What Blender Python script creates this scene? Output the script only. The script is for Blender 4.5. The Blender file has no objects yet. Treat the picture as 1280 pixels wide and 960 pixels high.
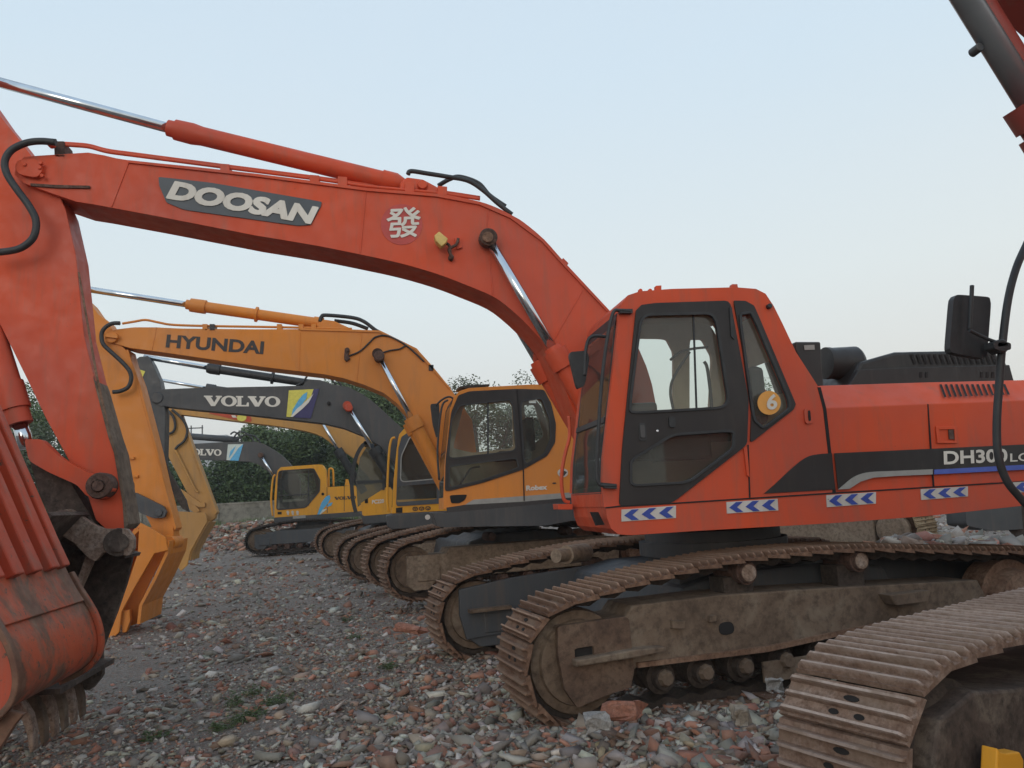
import bpy, bmesh, math, random
import numpy as np
from mathutils import Vector, Matrix, noise
from mathutils.geometry import tessellate_polygon
R = math.radians
Z0 = Vector((0,0,1))
random.seed(7)
scene = bpy.context.scene
COL = scene.collection
EYE = 1.55
# ---------------------------------------------------------------- camera
PITCH, ROLL, YAW0, FPX = R(8.51), R(3.41), R(10.0), 960.0
Fw = Vector((math.sin(YAW0)*math.cos(PITCH), math.cos(YAW0)*math.cos(PITCH), math.sin(PITCH)))
R0 = Vector((math.cos(YAW0), -math.sin(YAW0), 0))
U0 = R0.cross(Fw)
CR = R0*math.cos(ROLL) - U0*math.sin(ROLL)
CU = R0*math.sin(ROLL) + U0*math.cos(ROLL)
EYEP = Vector((0, 0, EYE))
cam_d = bpy.data.cameras.new('camera'); cam = bpy.data.objects.new('camera', cam_d); COL.objects.link(cam)
cam_d.sensor_width = 36; cam_d.lens = 27.0; cam_d.clip_end = 3000; cam_d.clip_start = 0.05
M = Matrix((CR, CU, -Fw)).transposed().to_4x4(); M.translation = EYEP
cam.matrix_world = M
scene.camera = cam

def lat(yaw):            # horizontal unit vector across a machine whose heading is yaw
    a = R(yaw) - YAW0
    return Vector((-math.sin(a), math.cos(a), 0))
def lon(yaw):
    a = R(yaw) - YAW0
    return Vector((math.cos(a), math.sin(a), 0))
def at(px, py, d, yaw=10):
    """point of the vertical plane at lateral distance d seen at photo pixel px,py"""
    ray = Fw*FPX + CR*(px-640) - CU*(py-480)
    n = lat(yaw)
    return EYEP + ray*(d/ray.dot(n))

# ---------------------------------------------------------------- materials
def new_mat(name):
    m = bpy.data.materials.new(name); m.use_nodes = True
    nt = m.node_tree; b = nt.nodes['Principled BSDF']
    return m, nt, b
def ramp(nt, fac, stops):
    r = nt.nodes.new('ShaderNodeValToRGB'); e = r.color_ramp.elements
    e[0].position, e[0].color = stops[0][0], (*stops[0][1], 1)
    e[1].position, e[1].color = stops[-1][0], (*stops[-1][1], 1)
    for p, c in stops[1:-1]:
        x = e.new(p); x.color = (*c, 1)
    nt.links.new(fac, r.inputs[0]); return r.outputs[0]
def tex(nt, scale, detail=6, rough=.6, dist=0, vec=None, kind='ShaderNodeTexNoise'):
    t = nt.nodes.new(kind); t.inputs['Scale'].default_value = scale
    if kind == 'ShaderNodeTexNoise':
        t.inputs['Detail'].default_value = detail; t.inputs['Roughness'].default_value = rough; t.inputs['Distortion'].default_value = dist
    if vec: nt.links.new(vec, t.inputs['Vector'])
    return t.outputs[0]
def coord(nt, sc=(1,1,1)):
    g = nt.nodes.new('ShaderNodeTexCoord'); mp = nt.nodes.new('ShaderNodeMapping')
    mp.inputs['Scale'].default_value = sc; nt.links.new(g.outputs['Object'], mp.inputs[0]); return mp.outputs[0]
def mix(nt, fac, a, b):
    m = nt.nodes.new('ShaderNodeMix'); m.data_type = 'RGBA'
    if isinstance(fac, (int, float)): m.inputs[0].default_value = fac
    else: nt.links.new(fac, m.inputs[0])
    for k, v in ((6, a), (7, b)):
        if isinstance(v, tuple): m.inputs[k].default_value = (*v, 1)
        else: nt.links.new(v, m.inputs[k])
    return m.outputs[2]
def bump(nt, b, h, dist, strength=.5):
    n = nt.nodes.new('ShaderNodeBump'); n.inputs['Distance'].default_value = dist; n.inputs['Strength'].default_value = strength
    nt.links.new(h, n.inputs['Height']); nt.links.new(n.outputs[0], b.inputs['Normal'])
def paint(name, c, c2=None, dirt=(.16,.11,.08), wear=.63, streak=.5, rough=.5, chips=None, scr=0):
    """weathered machine paint: faded patches, dust, streaks running down, chips"""
    m, nt, b = new_mat(name); co = coord(nt)
    c2 = c2 or tuple(x*.8+.02 for x in c)
    base = mix(nt, ramp(nt, tex(nt, .9, 3, .5, 0, co), [(.35,(0,0,0)),(.65,(1,1,1))]), c, c2)
    st = ramp(nt, tex(nt, 5, 6, .65, .3, coord(nt, (1.6,1.6,.22))), [(.5,(0,0,0)),(.78,(1,1,1))])
    mul = nt.nodes.new('ShaderNodeMath'); mul.operation='MULTIPLY'; nt.links.new(st, mul.inputs[0]); mul.inputs[1].default_value = streak
    base = mix(nt, mul.outputs[0], base, dirt)
    sp = ramp(nt, tex(nt, 22, 8, .75, 0, co), [(wear,(0,0,0)),(wear+.05,(1,1,1))])
    base = mix(nt, sp, base, chips or tuple(x*.5 for x in dirt))
    if scr:      # broad areas scraped to bare brown steel
        n1 = tex(nt, 2.1, 10, .72, .5, coord(nt, (1,1,.6)))
        base = mix(nt, ramp(nt, n1, [(.50-scr*.1,(0,0,0)),(.60-scr*.1,(.85,.85,.85))]), base, ramp(nt, tex(nt, 9, 8, .7, 0, co), [(.35,(.07,.05,.035)),(.6,(.15,.10,.065)),(.75,(.26,.19,.14))]))
    nt.links.new(base, b.inputs['Base Color']); b.inputs['Specular IOR Level'].default_value = .34
    rr = ramp(nt, tex(nt, 7, 5, .6, 0, co), [(.3,(rough-.1,)*3),(.7,(rough+.2,)*3)])
    nt.links.new(rr, b.inputs['Roughness'])
    bump(nt, b, tex(nt, 3.2, 4, .5, 0, co), .003, .3)
    return m
def rusty(name, a, bcol, c, rough=.85, sc=6, worn=None):
    m, nt, b = new_mat(name); co = coord(nt)
    n1 = tex(nt, sc, 8, .7, .4, co)
    base = ramp(nt, n1, [(.3,a),(.5,bcol),(.72,c)])
    n2 = tex(nt, sc*6, 6, .7, 0, co)
    base = mix(nt, ramp(nt, n2, [(.45,(0,0,0)),(.75,(1,1,1))]), base, tuple(x*.55 for x in a))
    oi = nt.nodes.new('ShaderNodeObjectInfo')
    if worn:     # every shoe has its own tone, and its rib tops are rubbed bright
        sep = nt.nodes.new('ShaderNodeSeparateXYZ'); nt.links.new(co, sep.inputs[0])
        n3 = tex(nt, 14, 6, .7, .5, co); ad = nt.nodes.new('ShaderNodeMath'); ad.operation = 'MULTIPLY_ADD'
        nt.links.new(n3, ad.inputs[0]); ad.inputs[1].default_value = .05; nt.links.new(sep.outputs[2], ad.inputs[2])
        base = mix(nt, ramp(nt, ad.outputs[0], [(.055,(0,0,0)),(.075,(.8,.8,.8))]), base, worn)
        base = mix(nt, ramp(nt, oi.outputs['Random'], [(0,(.0,.0,.0)),(1,(.45,.45,.45))]), base, tuple(x*.8 for x in a))
        mudn = ramp(nt, tex(nt, 5, 6, .6, .3, co), [(.5,(0,0,0)),(.62,(.7,.7,.7))])
        base = mix(nt, mudn, base, (.20,.135,.095))
    nt.links.new(base, b.inputs['Base Color']); b.inputs['Roughness'].default_value = rough
    b.inputs['Metallic'].default_value = .1
    bump(nt, b, n2, .008, .6)
    return m
def plain(name, c, rough=.5, metal=0, var=.25, sc=9):
    m, nt, b = new_mat(name); co = coord(nt)
    base = ramp(nt, tex(nt, sc, 5, .6, 0, co), [(.3,tuple(x*(1-var) for x in c)),(.7,tuple(min(1,x*(1+var)) for x in c))])
    nt.links.new(base, b.inputs['Base Color']); b.inputs['Roughness'].default_value = rough; b.inputs['Metallic'].default_value = metal
    return m
def glass(name, tint=(.8,.9,.85), alpha=.35):
    m, nt, b = new_mat(name); nt.nodes.remove(b)
    out = [n for n in nt.nodes if n.type=='OUTPUT_MATERIAL'][0]
    tr = nt.nodes.new('ShaderNodeBsdfTransparent'); tr.inputs[0].default_value = (*tint,1)
    gl = nt.nodes.new('ShaderNodeBsdfGlossy'); gl.inputs['Roughness'].default_value = .05; gl.inputs[0].default_value=(.8,.85,.85,1)
    df = nt.nodes.new('ShaderNodeBsdfDiffuse'); df.inputs[0].default_value = (.40,.38,.34,1)  # dusty film, its pale diffuse also stands in for reflected light
    fr = nt.nodes.new('ShaderNodeFresnel'); fr.inputs[0].default_value = 1.5
    m1 = nt.nodes.new('ShaderNodeMixShader'); m1.inputs[0].default_value = alpha*.35
    nt.links.new(tr.outputs[0], m1.inputs[1]); nt.links.new(df.outputs[0], m1.inputs[2])
    m2 = nt.nodes.new('ShaderNodeMixShader'); nt.links.new(fr.outputs[0], m2.inputs[0])
    nt.links.new(m1.outputs[0], m2.inputs[1]); nt.links.new(gl.outputs[0], m2.inputs[2]); nt.links.new(m2.outputs[0], out.inputs[0])
    return m
MT = dict(
 red   = paint('red_orange_paint', (.64,.078,.022), (.50,.078,.040), streak=.42, wear=.67),
 redd  = paint('worn_bucket_paint', (.50,.066,.024), (.42,.066,.034), streak=.7, wear=.60, chips=(.10,.07,.05)),
 heel  = paint('scraped_heel_paint', (.50,.075,.024), (.42,.09,.04), streak=.8, wear=.57, chips=(.10,.07,.05), scr=.75),
 orng  = paint('amber_paint', (.70,.235,.030), (.62,.225,.05), streak=.25, wear=.70),
 yel   = paint('yellow_paint', (.76,.34,.020), (.66,.30,.035), streak=.25, wear=.72),
 ochre = paint('ochre_paint', (.50,.25,.06), (.42,.22,.07), streak=.4, wear=.7),
 dgrey = paint('dark_grey_paint', (.075,.075,.078), (.055,.056,.06), dirt=(.14,.11,.09), streak=.4, wear=.72, chips=(.12,.1,.09)),
 mgrey = paint('slate_paint', (.078,.083,.09), (.062,.066,.074), dirt=(.15,.11,.08), streak=.5, wear=.68, chips=(.15,.11,.08)),
 black = paint('black_panel_paint', (.024,.021,.021), (.031,.027,.026), dirt=(.09,.075,.065), streak=.25, wear=.78, rough=.38, chips=(.08,.07,.06)),
 rust  = rusty('rusty_shoe_steel', (.13,.068,.042), (.22,.125,.08), (.32,.21,.145)),
 rustS = rusty('rusty_track_shoes', (.13,.068,.042), (.21,.115,.072), (.30,.185,.125), worn=(.35,.225,.155)),
 rustb = rusty('red_brown_guard_steel', (.075,.045,.032), (.135,.082,.055), (.19,.13,.09), sc=3),
 maroon= paint('maroon_paint', (.30,.045,.03), (.24,.045,.035), streak=.6, wear=.62),  # darker red than the deck and body of the nearest machine
 rodg  = plain('dull_plated_rod', (.30,.32,.34), .35, .6, .15, 5),
 rustl = rusty('pale_scraped_steel', (.15,.085,.055), (.30,.215,.165), (.46,.39,.34)),
 rustlS= rusty('scraped_track_shoes', (.15,.08,.052), (.29,.195,.145), (.44,.35,.30), worn=(.48,.39,.34)),
 mud   = rusty('muddy_frame_steel', (.10,.066,.045), (.175,.122,.085), (.25,.20,.15), sc=2.2),
 bpale = rusty('pale_dusty_shoes', (.22,.15,.09), (.36,.26,.16), (.44,.34,.22), sc=3),
 beige = rusty('dusty_beige_frame', (.18,.13,.09), (.27,.20,.145), (.34,.27,.20), sc=3),
 dsteel= rusty('dark_bucket_steel', (.04,.028,.022), (.085,.06,.048), (.20,.16,.125), sc=4),
 chain = rusty('greasy_chain_steel', (.03,.022,.018), (.055,.04,.032), (.09,.065,.05)),
 chrome= plain('chrome_rod', (.62,.66,.70), .14, 1.0, .08),
 rubber= plain('black_rubber', (.025,.026,.028), .55, 0, .3),
 dark  = plain('dark_cavity', (.014,.012,.012), .9),
 tan   = plain('tan_cab_lining', (.60,.47,.34), .8, 0, .15, 3),
 seat  = plain('dark_seat_fabric', (.035,.035,.04), .9),
 white = paint('white_lettering', (.74,.70,.63), (.62,.58,.52), dirt=(.35,.28,.22), streak=.45, wear=.66),
 tblack= plain('black_lettering', (.035,.03,.03), .6, 0, .2, 30),
 badge = plain('slate_badge', (.042,.055,.07), .45, 0, .15, 6),
 blue  = plain('blue_reflector', (.03,.06,.30), .5, 0, .2, 30),
 bstripe=plain('blue_stripe', (.07,.11,.42), .5, 0, .15, 10),
 refl  = paint('white_reflector', (.60,.56,.53), (.50,.46,.42), dirt=(.30,.22,.17), streak=.5, wear=.64),
 gstripe=plain('grey_stripe', (.30,.29,.27), .5, 0, .12, 10),
 roundel=plain('faded_maroon_disc', (.47,.062,.05), .6, 0, .15, 10),
 osticker=plain('orange_sticker', (.72,.33,.07), .6, 0, .08, 10),
 ysticker=plain('yellow_sticker', (.65,.58,.10), .6, 0, .12, 20),
 navy  = plain('navy_sticker', (.04,.035,.12), .6, 0, .12, 20),
 cyan  = plain('cyan_sticker', (.10,.38,.62), .6, 0, .15, 20),
 pale  = plain('pale_sticker', (.55,.60,.56), .6, 0, .12, 20),
 lamp  = plain('yellow_lamp_housing', (.60,.42,.13), .5, 0, .2, 20),
 pin   = rusty('greasy_pin_steel', (.05,.03,.022), (.11,.06,.045), (.17,.10,.075)),
 glass = glass('cab_glass', (.82,.90,.85), .42),
 dglass= glass('dark_cab_glass', (.40,.45,.42), .25),
)
def named(k): return MT[k] if isinstance(k, str) else k

# ---------------------------------------------------------------- object helpers
class Thing:
    def __init__(s, name, label, cat, origin, group=None):
        o = bpy.data.objects.new(name, None); COL.objects.link(o); o.empty_display_size = .3
        o.location = origin; o['label'] = label; o['category'] = cat
        if group: o['group'] = group
        s.o = o; s.org = Vector(origin)
def place(name, me, mat, parent, thing):
    me.materials.append(named(mat)) if mat else None
    o = bpy.data.objects.new(name, me); COL.objects.link(o)
    if thing is not None: o.parent = parent or thing.o
    return o
def mesh_of(verts, faces, org=Vector((0,0,0)), smooth=False, fix=True):
    me = bpy.data.meshes.new('m'); me.from_pydata([tuple(Vector(v)-org) for v in verts], [], faces); me.update()
    if fix:
        bm = bmesh.new(); bm.from_mesh(me); bmesh.ops.recalc_face_normals(bm, faces=bm.faces); bm.to_mesh(me); bm.free()
    if smooth: me.polygons.foreach_set('use_smooth', [True]*len(me.polygons))
    return me
def add_bevel(o, w, seg=2):
    m = o.modifiers.new('bevel', 'BEVEL'); m.width = w; m.segments = seg; m.limit_method = 'ANGLE'; m.angle_limit = R(35)
def solid(T, name, mat, verts, faces, parent=None, bevel=0, smooth=False, label=None):
    org = T.org if T else Vector((0,0,0))
    o = place(name, mesh_of(verts, faces, org, smooth), mat, parent, T)
    if bevel: add_bevel(o, bevel)
    if label: o['label'] = label
    return o
def prism_vf(P, depth_vec, holes=()):
    """P: 3D outline; holes: 3D outlines; extruded by depth_vec"""
    loops = [P]+list(holes); allp = [p for l in loops for p in l]
    tris = tessellate_polygon([[Vector(p) for p in l] for l in loops]); n = len(allp)
    V = list(allp)+[p+depth_vec for p in allp]
    F = [tuple(t) for t in tris]+[tuple(i+n for i in reversed(t)) for t in tris]
    k = 0
    for l in loops:
        m = len(l)
        for i in range(m): F.append((k+i, k+(i+1)%m, n+k+(i+1)%m, n+k+i))
        k += m
    return V, F
def cr(pts, n=5):
    """Catmull-Rom through an open list of px points"""
    out = []
    P = [pts[0]]+list(pts)+[pts[-1]]
    for i in range(1, len(P)-2):
        a, b, c, d = [Vector(p) for p in P[i-1:i+3]]
        for j in range(n):
            t = j/n
            out.append(.5*((2*b)+(-a+c)*t+(2*a-5*b+4*c-d)*t*t+(-a+3*b-3*c+d)*t**3))
    out.append(Vector(P[-1])); return out
def rnd(pts, r=.25, n=4):
    """round every corner of a closed px polygon"""
    out = []; m = len(pts)
    for i in range(m):
        a, b, c = Vector(pts[i-1]), Vector(pts[i]), Vector(pts[(i+1)%m])
        p, q = b+(a-b)*r, b+(c-b)*r
        for j in range(n+1):
            t = j/n; out.append((1-t)**2*p+2*t*(1-t)*b+t*t*q)
    return out
def plate(T, name, mat, px, d, thick, yaw=10, holes=(), parent=None, bevel=0, label=None):
    P = [at(p[0], p[1], d, yaw) for p in px]; H = [[at(p[0], p[1], d, yaw) for p in h] for h in holes]
    V, F = prism_vf(P, lat(yaw)*thick, H)
    return solid(T, name, mat, V, F, parent, bevel, label=label)
def tube_vf(pts, rad, seg=12, caps=True):
    """round tube through 3D points; rad number or list"""
    V, F = [], []; n = len(pts); rs = rad if isinstance(rad, (list, tuple)) else [rad]*n
    up = None
    for i, p in enumerate(pts):
        a = pts[max(0,i-1)]; b = pts[min(n-1,i+1)]; t = (b-a)
        if t.length < 1e-9: t = Vector((0,0,1))
        t.normalize()
        if up is None: up = t.orthogonal().normalized()
        up = (up - t*up.dot(t)).normalized(); s = t.cross(up)
        for k in range(seg):
            an = 2*math.pi*k/seg; V.append(p+(up*math.cos(an)+s*math.sin(an))*rs[i])
    for i in range(n-1):
        for k in range(seg):
            F.append((i*seg+k, i*seg+(k+1)%seg, (i+1)*seg+(k+1)%seg, (i+1)*seg+k))
    if caps: F.append(tuple(range(seg-1,-1,-1))); F.append(tuple((n-1)*seg+k for k in range(seg)))
    return V, F
def tube(T, name, mat, pts, rad, parent=None, seg=12, smooth=True):
    V, F = tube_vf(pts, rad, seg); o = solid(T, name, mat, V, F, parent)
    me = o.data
    if smooth: me.polygons.foreach_set('use_smooth', [len(p.vertices)==4 for p in me.polygons])
    return o
def hose(T, name, mat, px, d, rad, yaw=10, parent=None, n=6):
    return tube(T, name, mat, [at(p.x, p.y, d, yaw) for p in cr(px, n)], rad, parent)
def stepped(T, name, mat, a, b, prof, parent=None, seg=20):
    """turned shape from a to b; prof = [(fraction, radius)]; equal fractions make a step"""
    pts = [a.lerp(b, f) for f, r in prof]
    V, F = [], []; t = (b-a).normalized(); up = t.orthogonal().normalized(); s = t.cross(up)
    for p, (f, r) in zip(pts, prof):
        for k in range(seg):
            an = 2*math.pi*k/seg; V.append(p+(up*math.cos(an)+s*math.sin(an))*r)
    n = len(prof)
    for i in range(n-1):
        for k in range(seg): F.append((i*seg+k, i*seg+(k+1)%seg, (i+1)*seg+(k+1)%seg, (i+1)*seg+k))
    F.append(tuple(range(seg-1,-1,-1))); F.append(tuple((n-1)*seg+k for k in range(seg)))
    o = solid(T, name, mat, V, F, parent)
    bm = bmesh.new(); bm.from_mesh(o.data)
    for f in bm.faces: f.smooth = len(f.verts)==4
    for e in bm.edges:
        if len(e.link_faces)==2 and e.calc_face_angle(0)>R(35): e.smooth = False
    bm.to_mesh(o.data); bm.free()
    return o
def disc(T, name, mat, c, rad, thick, yaw=10, parent=None, seg=24, prof=None):
    """short turned boss whose axis runs across the machine, starting at c"""
    n = lat(yaw)
    return stepped(T, name, mat, c, c+n*thick, prof or [(0,rad*.82),(0.06,rad),(1,rad)], parent, seg)
def strip(T, name, mat, px, d, width, thick, yaw=10, parent=None, bevel=0, d0=0):
    """panel following a px polyline, width across the machine, thick along its normal (to the inside/right)"""
    P = [at(p[0], p[1], d, yaw) for p in px]; n = lat(yaw); V, F = [], []
    m = len(P)
    for i, p in enumerate(P):
        a = P[max(0,i-1)]; b = P[min(m-1,i+1)]; t = (b-a).normalized(); nn = t.cross(n).normalized()*thick
        V += [p+n*d0, p+n*(d0+width), p+n*(d0+width)+nn, p+n*d0+nn]
    for i in range(m-1):
        q = i*4
        for k in range(4): F.append((q+k, q+(k+1)%4, q+4+(k+1)%4, q+4+k))
    F.append((0,1,2,3)); F.append((m*4-1,m*4-2,m*4-3,m*4-4))
    return solid(T, name, mat, V, F, parent, bevel)
def boxvf(c, x, y, z, sx, sy, sz, V, F):
    k = len(V)
    for a in (-1,1):
        for b in (-1,1):
            for cc in (-1,1): V.append(c+x*(a*sx/2)+y*(b*sy/2)+z*(cc*sz/2))
    F += [(k,k+1,k+3,k+2),(k+4,k+6,k+7,k+5),(k,k+4,k+5,k+1),(k+2,k+3,k+7,k+6),(k,k+2,k+6,k+4),(k+1,k+5,k+7,k+3)]
Z = Vector((0,0,1))
def box(T, name, mat, c, s, yaw=10, parent=None, bevel=0.008):
    V, F = [], []; boxvf(Vector(c), lon(yaw), lat(yaw), Z, *s, V, F)
    return solid(T, name, mat, V, F, parent, bevel)

# lettering -----------------------------------------------------------
def text_mesh(body, bold):
    cu = bpy.data.curves.new('t', 'FONT'); cu.body = body; cu.offset = bold; cu.resolution_u = 4; cu.fill_mode='FRONT'
    o = bpy.data.objects.new('t', cu); COL.objects.link(o)
    dg = bpy.context.evaluated_depsgraph_get(); me = bpy.data.meshes.new_from_object(o.evaluated_get(dg))
    bpy.data.objects.remove(o); return me
def text(T, name, mat, body, bl, br, tl, d, yaw=10, bold=.02, parent=None, proud=.006, fat=0):
    me = text_mesh(body, bold); xs = [v.co.x for v in me.vertices]; ys = [v.co.y for v in me.vertices]
    x0, x1, y0, y1 = min(xs), max(xs), min(ys), max(ys)
    A, B, C = at(*bl, d, yaw), at(*br, d, yaw), at(*tl, d, yaw); n = lat(yaw)
    for v in me.vertices:
        u = (v.co.x-x0)/(x1-x0); w = (v.co.y-y0)/(y1-y0)
        v.co = A+(B-A)*u+(C-A)*w-n*proud-T.org
    if fat:      # heavier strokes: the same outline laid down several times, a hair apart
        bm = bmesh.new(); bm.from_mesh(me); g0 = bm.verts[:]+bm.edges[:]+bm.faces[:]
        for k in range(6):
            r = bmesh.ops.duplicate(bm, geom=g0)['geom']; a = k*math.pi/3
            bmesh.ops.translate(bm, verts=[v for v in r if isinstance(v, bmesh.types.BMVert)], vec=lon(yaw)*(fat*math.cos(a))+Z0*(fat*math.sin(a))-n*(.0006*(k+1)))
        bm.to_mesh(me); bm.free()
    return place(name, me, mat, parent, T)
def glyphs(T, name, mat, polys, bl, br, tl, d, yaw=10, parent=None, proud=.006):
    """polys: list of (outline, [holes]) in a unit box"""
    A, B, C = at(*bl, d, yaw), at(*br, d, yaw), at(*tl, d, yaw); n = lat(yaw); V, F = [], []
    for out, holes in polys:
        loops = [[A+(B-A)*p[0]+(C-A)*p[1]-n*proud for p in l] for l in [out]+holes]
        tr = tessellate_polygon(loops); k = len(V)
        for l in loops: V += l
        F += [tuple(k+i for i in t) for t in tr]
    return solid(T, name, mat, V, F, parent)
def ell(cx, cy, rx, ry, n=28): return [(cx+rx*math.cos(2*math.pi*i/n), cy+ry*math.sin(2*math.pi*i/n)) for i in range(n)]
def serif_word():
    # slab-serif capitals V O L V O laid in a unit box
    def V_(x, w):
        return [([(x,1),(x,.86),(x+.06*w,.86),(x+.40*w,0),(x+.62*w,0),(x+.94*w,.86),(x+w,.86),(x+w,1),(x+.66*w,1),(x+.66*w,.86),(x+.74*w,.86),(x+.57*w,.34),(x+.38*w,.86),(x+.48*w,.86),(x+.48*w,1)], [])]
    def O_(x, w): return [(ell(x+w/2,.5,w/2,.52), [ell(x+w/2,.5,w*.24,.37)])]
    def L_(x, w):
        return [([(x,0),(x,.14),(x+.12*w,.14),(x+.12*w,.86),(x,.86),(x,1),(x+.56*w,1),(x+.56*w,.86),(x+.42*w,.86),(x+.42*w,.14),(x+.8*w,.14),(x+.86*w,.38),(x+w,.38),(x+w,0)], [])]
    return V_, O_, L_
def volvo(start=0):
    V_, O_, L_ = serif_word(); w = [.235,.21,.17,.235,.21]; g = -.012; x = 0; out = []
    for f, ww in zip((V_,O_,L_,V_,O_), w): out.append(f(x, ww)); x += ww+g
    tot = x-g; seq = [g for o in out[start:] for g in o]
    x0 = sum(w[:start])+g*start
    return [([((p[0]-x0)/(tot-x0),p[1]) for p in o], [[((p[0]-x0)/(tot-x0),p[1]) for p in h] for h in hs]) for o, hs in seq]

# ---------------------------------------------------------------- crawler tracks
def loop2d(L, r0=.40, r1=.42, top=((.165,.90),(.27,.965),(.38,1.0),(.57,.99),(.79,.89),(.89,.85)), zm=None):
    """closed outline (x from nose to tail, z) of a track belt"""
    pts = []
    for i in range(13):
        a = R(255-i*(255-100)/12); pts.append((r0+r0*math.cos(a), .42+r0*math.sin(a)))
    for x, z in top: pts.append((L*x, z))
    for i in range(12):
        a = R(80-i*150/11); pts.append((L-r1+r1*math.cos(a), .42+r1*math.sin(a)))
    for x in (.86,.7,.5,.3,.14): pts.append((L*x, 0.0))
    return pts
def resample(pts, step):
    P = [Vector(p) for p in pts]; n = len(P); dense = []
    for i in range(n):
        a, b, c, d = P[i-1], P[i], P[(i+1)%n], P[(i+2)%n]
        for j in range(10):
            t = j/10; dense.append(.5*((2*b)+(-a+c)*t+(2*a-5*b+4*c-d)*t*t+(-a+3*b-3*c+d)*t**3))
    dense.append(dense[0]); cum = [0]
    for i in range(1, len(dense)): cum.append(cum[-1]+(dense[i]-dense[i-1]).length)
    N = round(cum[-1]/step); out = []; k = 0
    for i in range(N):
        s = cum[-1]*i/N
        while cum[k+1] < s: k += 1
        f = (s-cum[k])/(cum[k+1]-cum[k]); out.append(dense[k].lerp(dense[k+1], f))
    return out
shoe_cache = {}
def shoe_mesh(w, mat, pitch=.2, gh=.034):
    key = (round(w,2), mat)
    if key in shoe_cache: return shoe_cache[key]
    # x along travel, y across, z outward
    prof = [(-.5,0),(-.5,.022)]
    for c in (-.36, -.02, .32):
        prof += [(c-.07,.014),(c-.04,.016+gh),(c+.015,.016+gh),(c+.05,.014)]
    prof += [(.46,.012),(.5,-.012),(.5,-.02)]
    bm = bmesh.new(); cols = []
    ys = [(-.5,.0),(-.46,1),(-.2,1),(.2,1),(.46,1),(.5,.0)]
    jit = random.Random(3)
    for y, g in ys:
        row = []
        for x, z in prof:
            zz = z if (g or z <= .022) else .022+(z-.022)*.25
            row.append(bm.verts.new((x*pitch, y*w, zz+(jit.random()-.5)*.003)))
        cols.append(row)
    m = len(prof)
    for i in range(len(cols)-1):
        for j in range(m-1): bm.faces.new((cols[i][j], cols[i][j+1], cols[i+1][j+1], cols[i+1][j]))
        bm.faces.new((cols[i][m-1], cols[i][0], cols[i+1][0], cols[i+1][m-1]))
    bm.faces.new(cols[0]); bm.faces.new(list(reversed(cols[-1])))
    for f in bm.faces: f.material_index = 0
    # slots and bolt heads between the ribs
    for x, y, ln in ((-.19,-.075,1.9),(-.19,.045,1.9),(.15,-.015,2.9)):
            r = bmesh.ops.create_cone(bm, cap_ends=True, segments=12, radius1=.0125, radius2=.0125, depth=.006)['verts']
            bmesh.ops.scale(bm, verts=r, vec=(1,ln,1))
            bmesh.ops.translate(bm, verts=r, vec=(x*pitch, y*w/.6, .0145))
            for f in {f for v in r for f in v.link_faces}: f.material_index = 1
    bmesh.ops.recalc_face_normals(bm, faces=bm.faces)
    me = bpy.data.meshes.new('track_shoe'); bm.to_mesh(me); bm.free()
    me.materials.append(MT[mat]); me.materials.append(MT['dark'])
    shoe_cache[key] = me; return me
def track(T, nose, yaw, L=4.9, w=.6, mat='rust', pitch=.2, **kw):
    """nose: 3D point of the belt's front (near edge, idler height). Returns near plane origin and frame"""
    x, y = lon(yaw), lat(yaw)
    org = Vector((nose.x, nose.y, nose.z-.42))
    lp = loop2d(L, **kw)
    P3 = lambda u, v, q=0: org+x*u+Z*v+y*q
    # chain belt
    inner = resample(lp, .10); N = len(inner); V, F = [], []
    for i in range(N):
        a, b, c = inner[i-1], inner[i], inner[(i+1)%N]; t = (c-a).normalized(); nn = Vector((-t.y, t.x))*1.0
        h = .085 if i%2 else .055
        for q, off in ((w*.5-.11, .012),(w*.5+.11,.012),(w*.5+.11,h),(w*.5-.11,h)):
            e = b-nn*off; V.append(P3(e.x, e.y, q))
    for i in range(N):
        j = (i+1)%N
        for k in range(4): F.append((i*4+k, i*4+(k+1)%4, j*4+(k+1)%4, j*4+k))
    belt = solid(T, 'crawler_track', 'chain', V, F)
    me = shoe_mesh(w, mat+'S' if mat+'S' in MT else mat, pitch); S = resample(lp, pitch); n = len(S)
    for i in range(n):
        a, b, c = S[i-1], S[i], S[(i+1)%n]; t = (c-a).normalized(); mid = b
        X = x*t.x+Z*t.y; Zo = x*(-t.y)+Z*t.x
        Zo = Zo if True else -Zo
        Mx = Matrix((X, y, Zo)).transposed()
        if Mx.determinant() < 0: Mx = Matrix((X, -y, Zo)).transposed()
        o = bpy.data.objects.new('track_shoe', me); COL.objects.link(o); o.parent = belt
        M4 = Mx.to_4x4(); j = random.Random(i*7+int(L*100))
        M4 = M4 @ Matrix.Rotation(R(j.uniform(-1.5,1.5)), 4, 'Y')
        M4.translation = P3(mid.x, mid.y, w/2)-T.org; o.matrix_local = M4
    return org, x, y, belt
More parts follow.
